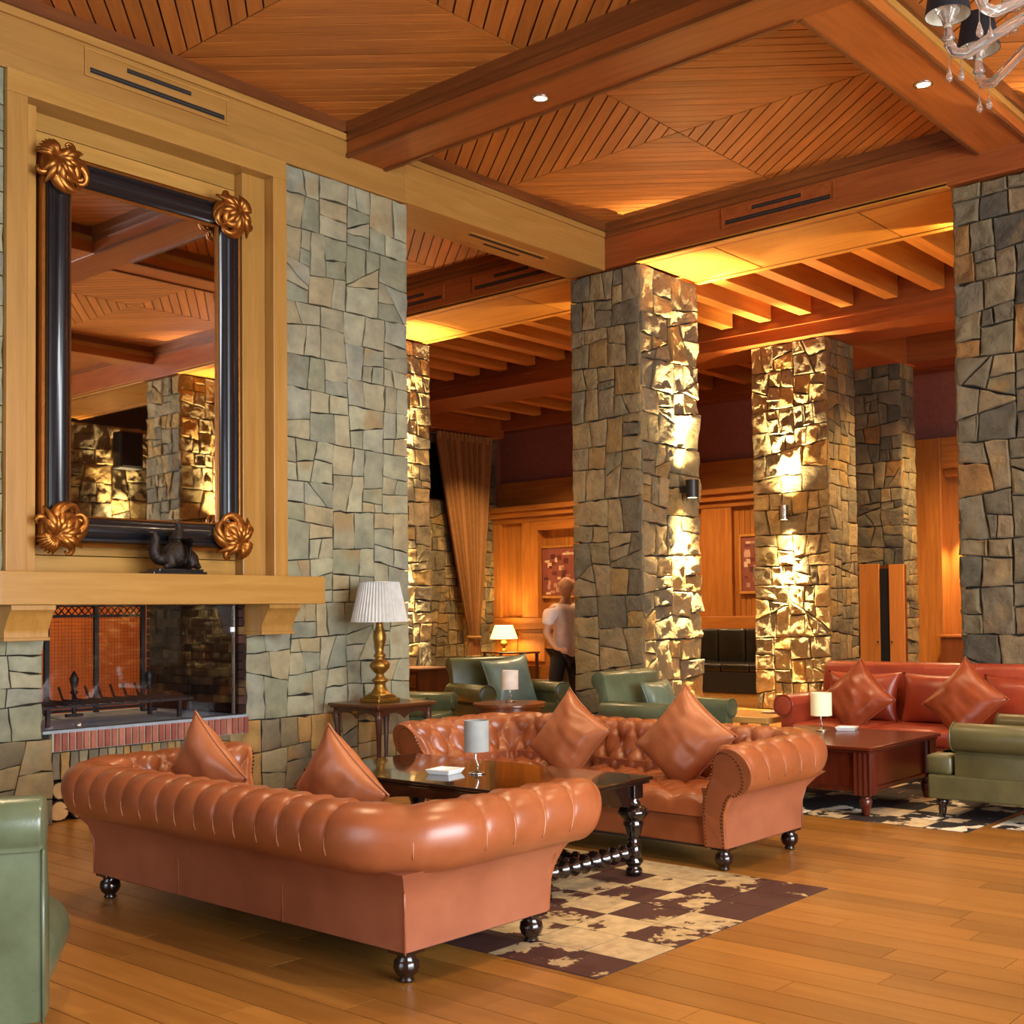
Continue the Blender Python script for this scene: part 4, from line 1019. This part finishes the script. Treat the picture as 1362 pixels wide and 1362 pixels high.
build(G().lathe(turned(hy - .10), 14).xf(Matrix.Rotation(pi / 2, 4, 'X')), 'long_stretcher', BT, t, (0, 0, .14), smooth=True)
WHT = plain('white_china', '#eeeeea', .25); SHG = plain('shade_grey', '#8e908c', .8); 
def mini_lamp(label, p, r, z0, z1, shade, group='small table lamps'):
    m_ = thing('small_lamp', label, 'lamp', p, 0, group)
    build(G().lathe([(.045, 0), (.05, .004), (.045, .010), (.012, .016), (.006, .03)], 20), 'base', CHR, m_, smooth=True)
    build(G().tube([(0, 0, .012), (.012, 0, .05), (-.012, 0, .09), (0, 0, z0 + .04)], .006, 8), 'stem', CHR, m_, smooth=True)
    build(G().lathe([(r, z0), (r, z1), (r - .004, z1), (r - .004, z0)], 28, caps=False), 'shade', shade, m_, smooth='auto')
    build(G().lathe([(.012, z0 + .02), (.014, z0 + .06), (.004, z0 + .09)], 10), 'bulb', plain('bulb', '#f4ead0', .3), m_, smooth=True)
    return m_
mini_lamp('small chrome lamp with a white drum shade on the black coffee table', (5.03, 4.92, TZ + .003), .072, .13, .31, SHG)
def dish(label, p, s, rz=0):
    d = thing('ashtray', label, 'ashtray', p, rz, 'white ashtrays')
    g = G().add([(-s * .8, -s * .8, 0), (s * .8, -s * .8, 0), (s * .8, s * .8, 0), (-s * .8, s * .8, 0), (-s, -s, .03), (s, -s, .03), (s, s, .03), (-s, s, .03), (-s * .75, -s * .75, .03), (s * .75, -s * .75, .03), (s * .75, s * .75, .03), (-s * .75, s * .75, .03), (-s * .65, -s * .65, .01), (s * .65, -s * .65, .01), (s * .65, s * .65, .01), (-s * .65, s * .65, .01)],
                [(3, 2, 1, 0), (12, 13, 14, 15)] + [(j * 4 + k, j * 4 + (k + 1) % 4, j * 4 + 4 + (k + 1) % 4, j * 4 + 4 + k) for j in range(3) for k in range(4)])
    build(g, 'dish', WHT, d, bevel=.003); return d
dish('square white ashtray beside the small lamp on the black coffee table', (4.93, 5.08, TZ + .003), .085, .2)

# ------------------------------------------------------------------ red wood coffee table
RW = wood('#5e2412', '#43160a', 'y', .22); RWZ = wood('#552010', '#3c1409', 'z', .25)
t = thing('coffee_table', 'square reddish wood coffee table with fluted corner posts in front of the red sofa', 'table', (8.53, 4.48, .003))
bx('tabletop', RW, (-.62, .62, -.64, .64, .475, .50), t, .006); bx('top_moulding', RWZ, (-.60, .60, -.62, .62, .455, .475), t, .005)
for s in (-1, 1):
    bx('side_panel', RWZ, (-.50, .50, s * .56 - .01, s * .56 + .01, .20, .455), t); bx('side_panel', RWZ, (s * .54 - .01, s * .54 + .01, -.52, .52, .20, .455), t)
    bx('bottom_rail', RWZ, (-.50, .50, s * .57 - .02, s * .57 + .02, .17, .20), t, .004); bx('bottom_rail', RWZ, (s * .55 - .02, s * .55 + .02, -.52, .52, .17, .20), t, .004)
    for s2 in (-1, 1):
        g = G(); q = .06
        pts = []
        for a in range(4):
            for k in range(6):
                f_ = -q + 2 * q * k / 6; d_ = q - (.006 if k % 2 else 0)
                pts.append([(f_, -d_), (d_, f_), (-f_, d_), (-d_, -f_)][a])
        build(G().prism(pts, .15, .455, 'z'), 'corner_post', RWZ, t, (s * .53, s2 * .55, 0))
        build(G().lathe([(.024, 0), (.028, .02), (.038, .07), (.048, .105), (.04, .125), (.03, .135), (.045, .145), (.045, .155)], 16), 'foot', RWZ, t, (s * .53, s2 * .55, 0), smooth=True)
CRM = emit('shade_cream', '#ffdf95', .12, '#efe3b8')
l = mini_lamp('small lamp with a square cream shade on the reddish coffee table', (8.80, 4.70, .503), .085, .125, .31, CRM)
dish('white ashtray at the foot of the cream shaded lamp', (8.95, 4.55, .503), .085, .3)
t = thing('side_table', 'low pale wooden table between the green armchair and the red sofa', 'table', (10.15, 6.15, 0))
PWD = wood('#d8a860', '#c79248', 'y', .35)
bx('tabletop', PWD, (-.36, .36, -.36, .36, .42, .48), t, .008)
for sx in (-1, 1):
    for sy in (-1, 1): bx('leg', PWD, (sx * .3 - .03, sx * .3 + .03, sy * .3 - .03, sy * .3 + .03, 0, .42), t, .004)
o = build(G().lathe([(.05, 0), (.07, .004), (.10, .012), (.098, .016), (.06, .008), (.0001, .006)], 24), 'plate', WHT, None, (10.3, 6.05, .48), smooth=True); tag(o, 'white plate on the low pale wooden table', 'plate')

# ------------------------------------------------------------------ rugs
def rug(label, x0, x1, y0, y1, n, m, mats, seed, rz=0):
    r = random.Random(seed); t = thing('patchwork_rug', label, 'rug', ((x0 + x1) / 2, (y0 + y1) / 2, 0), rz)
    hx, hy = (x1 - x0) / 2, (y1 - y0) / 2
    bx('backing', plain('rug_back', '#1d120c', .9), (-hx, hx, -hy, hy, .0003, .0018), t)
    sx, sy = 2 * hx / n, 2 * hy / m
    for i in range(n):
        for j in range(m):
            d = .003; p = [(-sx / 2 + d, -sy / 2 + d), (sx / 2 - d, -sy / 2 + d), (sx / 2 - d, sy / 2 - d), (-sx / 2 + d, sy / 2 - d)]
            p = [(a + r.uniform(-.002, .002), b_ + r.uniform(-.002, .002)) for a, b_ in p]
            build(G().prism(p, .0018, .003, 'z'), 'hide_patch', mats[(i + j) % len(mats)] if r.random() < .8 else r.choice(mats), t, (-hx + (i + .5) * sx, -hy + (j + .5) * sy, 0))
    return t
H1 = [hide('#431807', '#b39a6c', -.12), hide('#431807', '#b9a075', .10)]
H2 = [hide('#17100d', '#e8dcc4', -.16), hide('#221510', '#cbb48c', .04)]
rug('brown and cream cowhide patchwork rug under the black coffee table', 3.84, 5.83, 3.09, 6.15, 7, 10, H1, 5)
rug('black and white cowhide patchwork rug under the reddish coffee table', 7.80, 10.0, 3.11, 5.9, 7, 9, H2, 6)
rug('dark cowhide patchwork rug beside the right armchair', 8.08, 10.2, .4, 3.06, 7, 9, H2, 8)

# ------------------------------------------------------------------ further room furniture
t = thing('round_table', 'round brown wooden table behind the rear sofa carrying a small white lamp', 'table', (9.24, 8.55, 0))
build(G().lathe([(.0001, .55), (.38, .55), (.385, .54), (.38, .515), (.34, .51), (.34, .46), (.0001, .46)], 36, caps=False), 'tabletop', wood('#7a4420', '#5c2e12', 'x', .25), t, smooth='auto')
build(G().lathe([(.2, 0), (.18, .03), (.06, .06), (.05, .3), (.09, .46)], 20), 'pedestal', TW, t, smooth=True)
mini_lamp('small chrome lamp with a white shade on the round brown table', (9.35, 8.64, .55), .085, .13, .33, plain('shade_white', '#e9dfd0', .8))
BL = leather('#2a241c', '#1c1812', .28)
def channel_chair(label, loc, rz):
    t = thing('channel_chair', label, 'chair', loc, rz, 'black channel back chairs')
    bx('seat', BL, (-.30, .30, -.30, .30, .24, .44), t, .04, True); bx('base', plain('chair_base', '#15110e', .6), (-.28, .28, -.28, .28, .03, .24), t)
    for k in range(6):
        y0 = -.30 + k * .10
        g = G().box(-.05, .05, -.046, .046, -.24, .24); o = build(g, 'back_channel', BL, t, (-.30, y0 + .05, .68), (0, -.25, 0), True, .03, 3)
    bx('back_shell', BL, (-.37, -.30, -.31, .31, .30, .62), t, .02)
    t.scale = (1.08, 1.08, 1.25); return t
channel_chair('black leather channel back chair beside the lit narrow pillar', (12.82, 13.38, 0), -.9)
channel_chair('black leather channel back chair beside the standing person', (12.48, 10.95, 0), 2.2)
t = thing('side_chest', 'low dark wooden chest behind the hidden green armchair', 'chest', (11.35, 12.18, 0), 0)
bx('body', TW, (-.3, .3, -.3, .3, 0, .72), t, .008); bx('top', TWX, (-.33, .33, -.33, .33, .72, .75), t, .006)
for z in (.1, .3, .5): bx('drawer', TWX, (-.315, -.30, -.27, .27, z, z + .17), t, .005)
t = thing('dining_table', 'low dark table before the black chair near the standing person', 'table', (12.35, 12.0, 0))
bx('tabletop', TW, (-.5, .5, -.4, .4, .56, .60), t, .008); bx('body', TW, (-.44, .44, -.34, .34, .0, .56), t); bx('shelf', wood('#9a6a34', '#7d5226', 'y', .4), (-.46, .46, -.36, .36, .34, .38), t)
t = thing('banquette', 'long black leather banquette below the far wood panels', 'bench', (18.0, 11.0, 0), pi)
bx('base', plain('banq', '#1a1411', .7), (-.5, .45, -2, 2, .06, .42), t, .01); bx('plinth', plain('brassy', '#b98c4a', .5), (-.5, .42, -2, 2, 0, .06), t)
for k in range(7):
    bx('seat_cushion', BL, (-.4, .46, -2 + k * .571 + .004, -2 + (k + 1) * .571 - .004, .42, .56), t, .03, True)
    bx('back_channel', BL, (-.52, -.36, -2 + k * .571 + .004, -2 + (k + 1) * .571 - .004, .50, 1.15), t, .04, True)
# cabinet with pale doors
t = thing('cabinet', 'tall cabinet with two pale orange doors and a dark gap between them', 'cabinet', (17.95, 8.45, 0))
CBW = wood('#c9803a', '#b56c2a', 'z', .4)
bx('carcass', wood('#7a3d16', '#5c2a0c', 'z', .4), (0, .075, -.37, .39, 0, 2.17), t)
bx('door', CBW, (-.035, 0, .05, .39, .02, 2.20), t, .004); bx('door', CBW, (-.035, 0, -.37, -.12, .02, 2.18), t, .004)
bx('dark_gap', plain('gap_black', '#080605', .9), (-.012, 0, -.12, .05, .02, 2.12), t)
for yy in (.08, -.16): build(G().ball((0, 0, 0), .016), 'knob', BRZ, t, (-.048, yy, .95), smooth=True)
# glowing lamp, painting
t = thing('table_lamp', 'small glowing cream lamp standing against the far wood panels', 'lamp', (19.5, 18.2, .62))
build(G().lathe([(.08, 0), (.09, .02), (.04, .05), (.03, .10), (.07, .13), (.085, .18), (.05, .23), (.025, .26), (.06, .27), (.02, .29), (.015, .34)], 18), 'base', BRS, t, smooth=True)
build(G().lathe([(.31, .28), (.20, .58), (.195, .58), (.305, .28)], 28, caps=False), 'shade', emit('shade_glow', '#ffdc8c', 2.2, '#f7e7b8'), t, smooth='auto')
point('lamp_bulb', (19.45, 18.2, 1.05), 60, (1, .68, .28), .12); 
spot('lamp_up', (19.5, 18.2, 1.25), (19.9, 18.3, 3), 60, (1, .68, .28), 110, .8)
spot('curtain_fill_spot', (17.2, 16.4, 5.2), (19.0, 18.6, 2.6), 420, (1, .68, .32), 55, .8)  # added spot without a fixture, brightens the curtain
t = thing('console', 'dark console table under the glowing lamp', 'table', (19.5, 18.0, 0)); bx('top', TWX, (-.3, .3, -.6, .6, .58, .62), t, .006)
for sx in (-1, 1):
    for sy in (-1, 1): bx('leg', TW, (sx * .26 - .025, sx * .26 + .025, sy * .54 - .025, sy * .54 + .025, 0, .58), t)
def painting(label, p, wd, ht, seed):
    t = thing('painting', label, 'picture', p); r = random.Random(seed)
    FRM = wood('#c98a3c', '#a96d28', 'z', .35)
    for q in ((-.05, wd + .05, -.05, 0), (-.05, wd + .05, ht, ht + .05), (-.05, 0, 0, ht), (wd, wd + .05, 0, ht)): bx('frame', FRM, (-.05, 0, -q[1], -q[0], q[2], q[3]), t, .008)
    bx('canvas', plain('canvas_%d' % seed, '#8a4634', .7), (-.025, 0, -wd, 0, 0, ht), t)
    g = {}
    for k in range(46):
        col = r.choice(['#c99a7a', '#6b2f26', '#b7836c', '#7a4a3c', '#d8b18c', '#5a2a24', '#a06452'])
        a, b_ = r.uniform(.02, wd - .15), r.uniform(.02, ht - .12); 
        g.setdefault(col, G()).box(-.028 - k * .00012, -.026, -a - r.uniform(.06, .15), -a, b_, b_ + r.uniform(.03, .11))
    for col, gg in g.items(): o = build(gg, 'paint_patch', plain('paint' + col[1:], col, .6), t); o['kind'] = 'stuff'
painting('gold framed rust coloured painting on the far wall behind the person', (20.16, 17.6, 1.84), 1.5, 1.06, 3)
painting('narrow red toned picture on the far panels left of the lit pillar', (20.06, 12.36, 1.84), 1.0, 1.06, 4)

# curtain
def curtain():
    def fn(u, v):
        z = .55 + (5.32 - .55) * (1 - v)
        # gather toward the tie-back at z ~ .95
        k = max(0, (z - .95) / (5.32 - .95)) if z > .95 else 0
        wd = .11 + .72 * (k ** .85) if z > .95 else .11 + .25 * (.95 - z)
        cx = 18.98 - .24 * k ** 1.1
        a = u * 2 * pi * 8
        d = (.085 * (.5 + .5 * k)) * sin(a + .6 * sin(3 * u * pi)) + .02 * sin(2.3 * a)
        return (cx + (u - .5) * 2 * wd, 18.62 + d, z)
    return G().grid(fn, 200, 40)
t = thing('curtain', 'tall brown pinch pleated curtain tied back beside the far corner', 'curtain', (0, 0, 0))
CUR = plain('curtain_cloth', '#946534', .75, bumpy=.2)
build(curtain(), 'drape', CUR, t, smooth=True)
def head(u, v):
    a = u * 2 * pi * 15; return (18.74 + (u - .5) * 1.70, 18.60 + .04 * sin(a), 5.25 + .16 * v + .01 * sin(a * 2))
build(G().grid(head, 160, 5), 'heading', plain('curtain_head', '#a5743c', .7, bumpy=.3), t, smooth=True)
build(G().tube([(18.98 + .15 * cos(2 * pi * k / 20), 18.62 + .13 * sin(2 * pi * k / 20), .95) for k in range(20)], .03, 8, True), 'tieback', plain('tie', '#b08038', .6), t, smooth=True)
build(G().tube([(17.6, 18.64, 5.36), (19.7, 18.64, 5.36)], .02, 8), 'rod', BRZ, t, smooth=True)

# person behind the pillar
SKIN_ = plain('skin', '#c08762', .55); SHIRT = plain('polo', '#ecc9b4', .85); TROU = plain('trousers', '#2a1d15', .85)
pt = thing('person', 'bald person in a pale pink polo shirt and dark trousers walking behind the central pillar', 'person', (11.37, 9.57, 0), -pi / 2 - .25); pt.scale = (1.02, 1.02, 1.02)
# local: faces +x
hb = [(0, 0, 1.02, .095), (.01, 0, 1.18, .085), (.0, 0, 1.38, .085), (0, 0, 1.50, .07), (.01, 0, 1.61, .060), (.03, 0, 1.72, .064)]
def arm(s, hand):
    sh = (0, s * .20, 1.50, .062); el = (-.02, s * .27, 1.20, .046); wr = hand
    mid = tuple((el[i] + wr[i]) / 2 for i in range(3))
    return [sh, (-.01, s * .245, 1.35, .055), el, (*mid, .042), (*wr, .030)]
WR = {1: (.20, .22, 1.10), -1: (.16, -.26, 1.02)}
ch = [(None, hb)]
idx = len(hb)
hands = []
for s in (1, -1):
    a = arm(s, WR[s]); ch.append((3, a)); wri = idx + len(a) - 1; idx += len(a)
    wx, wy, wz = WR[s]; pm = [(wx + .05, wy - s * .01, wz - .01, .034, .018), (wx + .09, wy - s * .015, wz - .015, .036, .014)]
    ch.append((wri, pm)); pi_ = idx + 1; idx += 2
    for k in range(4):
        L = (.07, .08, .075, .06)[k]; dz = .026 - .0175 * k
        f_ = [(wx + .115, wy - s * .02, wz - .015 + dz, .0095), (wx + .115 + L * .5, wy - s * .035, wz - .02 + dz, .0085), (wx + .115 + L * .8, wy - s * .06, wz - .03 + dz, .0075)]
        ch.append((pi_, f_)); idx += 3
    ch.append((pi_ - 1, [(wx + .06, wy - s * .045, wz + .01, .011), (wx + .10, wy - s * .065, wz + .01, .009)])); idx += 2
for s, st in ((1, .10), (-1, -.12)):
    lg = [(.0, s * .10, .95, .10), (st * .4, s * .11, .72, .085), (st * .6, s * .11, .50, .062), (st * .5 - .03, s * .11, .30, .056), (st - .06, s * .11, .09, .042), (st + .08, s * .12, .035, .034)]
    ch.append((0, lg)); idx += len(lg)
def headg():
    def fn(u, v):
        a = 2 * pi * u; ph = pi * v; x = sin(ph) * cos(a); y = sin(ph) * sin(a); z = -cos(ph)
        fx = x * .112 - .01; fy = y * .086; fz = z * .132
        if x > .2 and z < -.1: fx *= .94; fy *= .86
        if x < 0 and z < -.4: fx *= .75
        nose = math.exp(-((y / .16) ** 2 + ((z + .12) / .16) ** 2)) * (.028 if x > 0 else 0)
        brow = math.exp(-(((z - .12) / .10) ** 2)) * (.006 if x > .5 else 0)
        eye = -sum(math.exp(-(((y - e) / .12) ** 2 + ((z - .0) / .08) ** 2)) for e in (.38, -.38)) * (.009 if x > .3 else 0)
        mouth = -math.exp(-((y / .3) ** 2 + ((z + .5) / .05) ** 2)) * (.006 if x > .3 else 0)
        return (.035 + fx + nose + brow + eye + mouth, fy, 1.752 + fz)
    g = G().grid(fn, 36, 26, cu=True)
    for s in (1, -1): g.tube([(.03 + .018 * cos(q), s * (.086 + .008 * sin(q)), 1.747 + .03 * sin(q)) for q in [2 * pi * k / 12 for k in range(12)]], .008, 6, True)
    return g
skin('body', ch, SKIN_, pt, extra=[headg()])
sh = [(None, [(0, 0, .88, .165), (0, 0, .97, .17), (.0, 0, 1.08, .165), (.01, 0, 1.22, .16), (0, 0, 1.40, .165), (0, 0, 1.52, .135), (.012, 0, 1.59, .085)])]
for s in (1, -1): sh.append((5, [(0, s * .20, 1.50, .078), (-.012, s * .25, 1.36, .075), (-.018, s * .265, 1.29, .072)]))
skin('polo_shirt', sh, SHIRT, pt)
tr = [(None, [(0, 0, .99, .15)])]; 
for s, st in ((1, .10), (-1, -.12)): tr.append((0, [(.0, s * .095, .92, .115), (st * .4, s * .11, .72, .10), (st * .6, s * .11, .50, .082), (st * .5 - .03, s * .11, .30, .075), (st - .06, s * .11, .08, .068)]))
skin('trousers', tr, TROU, pt)
for s, st in ((1, .10), (-1, -.12)):
    g = G().ball((0, 0, 0), 1, 14, 8); g.v = [(x * .14, y * .05, max(-.4, z) * .05) for x, y, z in g.v]; build(g, 'shoe', plain('shoe', '#120d0a', .35), pt, (st + .02, s * .115, .022), smooth=True)

# ------------------------------------------------------------------ chandelier
GL = glassm('chandelier_glass', '#efeae0', .04); GL.node_tree.nodes['Principled BSDF'].inputs['Transmission Weight'].default_value = .90; SHB = plain('shade_black', '#17181f', .7); SHI = plain('shade_inner', '#d8d6c6', .8)
CC = CAM + (AF + AR * ((1480 - PX) / FPX) - AU * ((0 - PY) / FPX)) * 5.35
t = thing('chandelier', 'glass chandelier with black shades and teardrop pendants in the top right corner', 'chandelier', CC)
build(G().lathe([(.02, -.25), (.06, -.2), (.09, -.1), (.05, 0), (.035, .1), (.08, .2), (.05, .3), (.03, .5), (.05, .6), (.02, .7)], 20), 'column', GL, t, smooth=True)
build(G().tube([(0, 0, .7), (0, 0, 5.95 - CC.z)], .012, 8), 'rod', CHR, t, smooth=True)
def drop(par, p, L):
    build(G().lathe([(.0015, 0), (.002, -L * .45), (.008, -L * .6), (.016, -L * .82), (.014, -L * .93), (.0005, -L)], 12), 'teardrop', GL, par, p, smooth=True)
def chand_arm(phi, r, z, dz):
    c_, s_ = cos(phi), sin(phi)
    def at(d, zz): return (c_ * d, s_ * d, zz)
    a = link('arm', None, t, (0, 0, 0))
    pts = [at(.04, z + .24), at(r * .3, z + .19), at(r * .65, z + .08), at(r * .9, z - .012), at(r * .98, z + .0), at(r + .012, z + .05)]
    sm = []
    for i in range(len(pts) - 1):
        for k in range(4): sm.append(Vector(pts[i]).lerp(Vector(pts[i + 1]), k / 4))
    sm.append(Vector(pts[-1]))
    bpy.data.objects.remove(a)
    a = build(G().tube(sm, .024, 10), 'arm', GL, t, smooth=True)
    q = Vector(at(r + .012, z + .05))
    build(G().lathe([(.012, 0), (.03, .02), (.018, .06), (.03, .11), (.055, .15), (.06, .17), (.02, .175), (.016, .24)], 16), 'candle_cup', GL, a, q, smooth=True)
    build(G().lathe([(.105, .13), (.075, .30)], 24, caps=False), 'shade', SHB, a, q, smooth=True)
    build(G().lathe([(.102, .131), (.073, .30)], 24, caps=False), 'shade_lining', SHI, a, q, smooth=True)
    drop(a, (q.x, q.y, q.z - .055), .13); 
    m_ = sm[14]; drop(a, (m_.x, m_.y, m_.z - .02), .11)
CH0 = 2 * pi / 10 * 2 / 24
for k in range(10): chand_arm(CH0 + k * pi / 5, .69, -.13, .05)
for k in range(6): chand_arm(CH0 + .3 + k * pi / 3, .50, .16, .05)
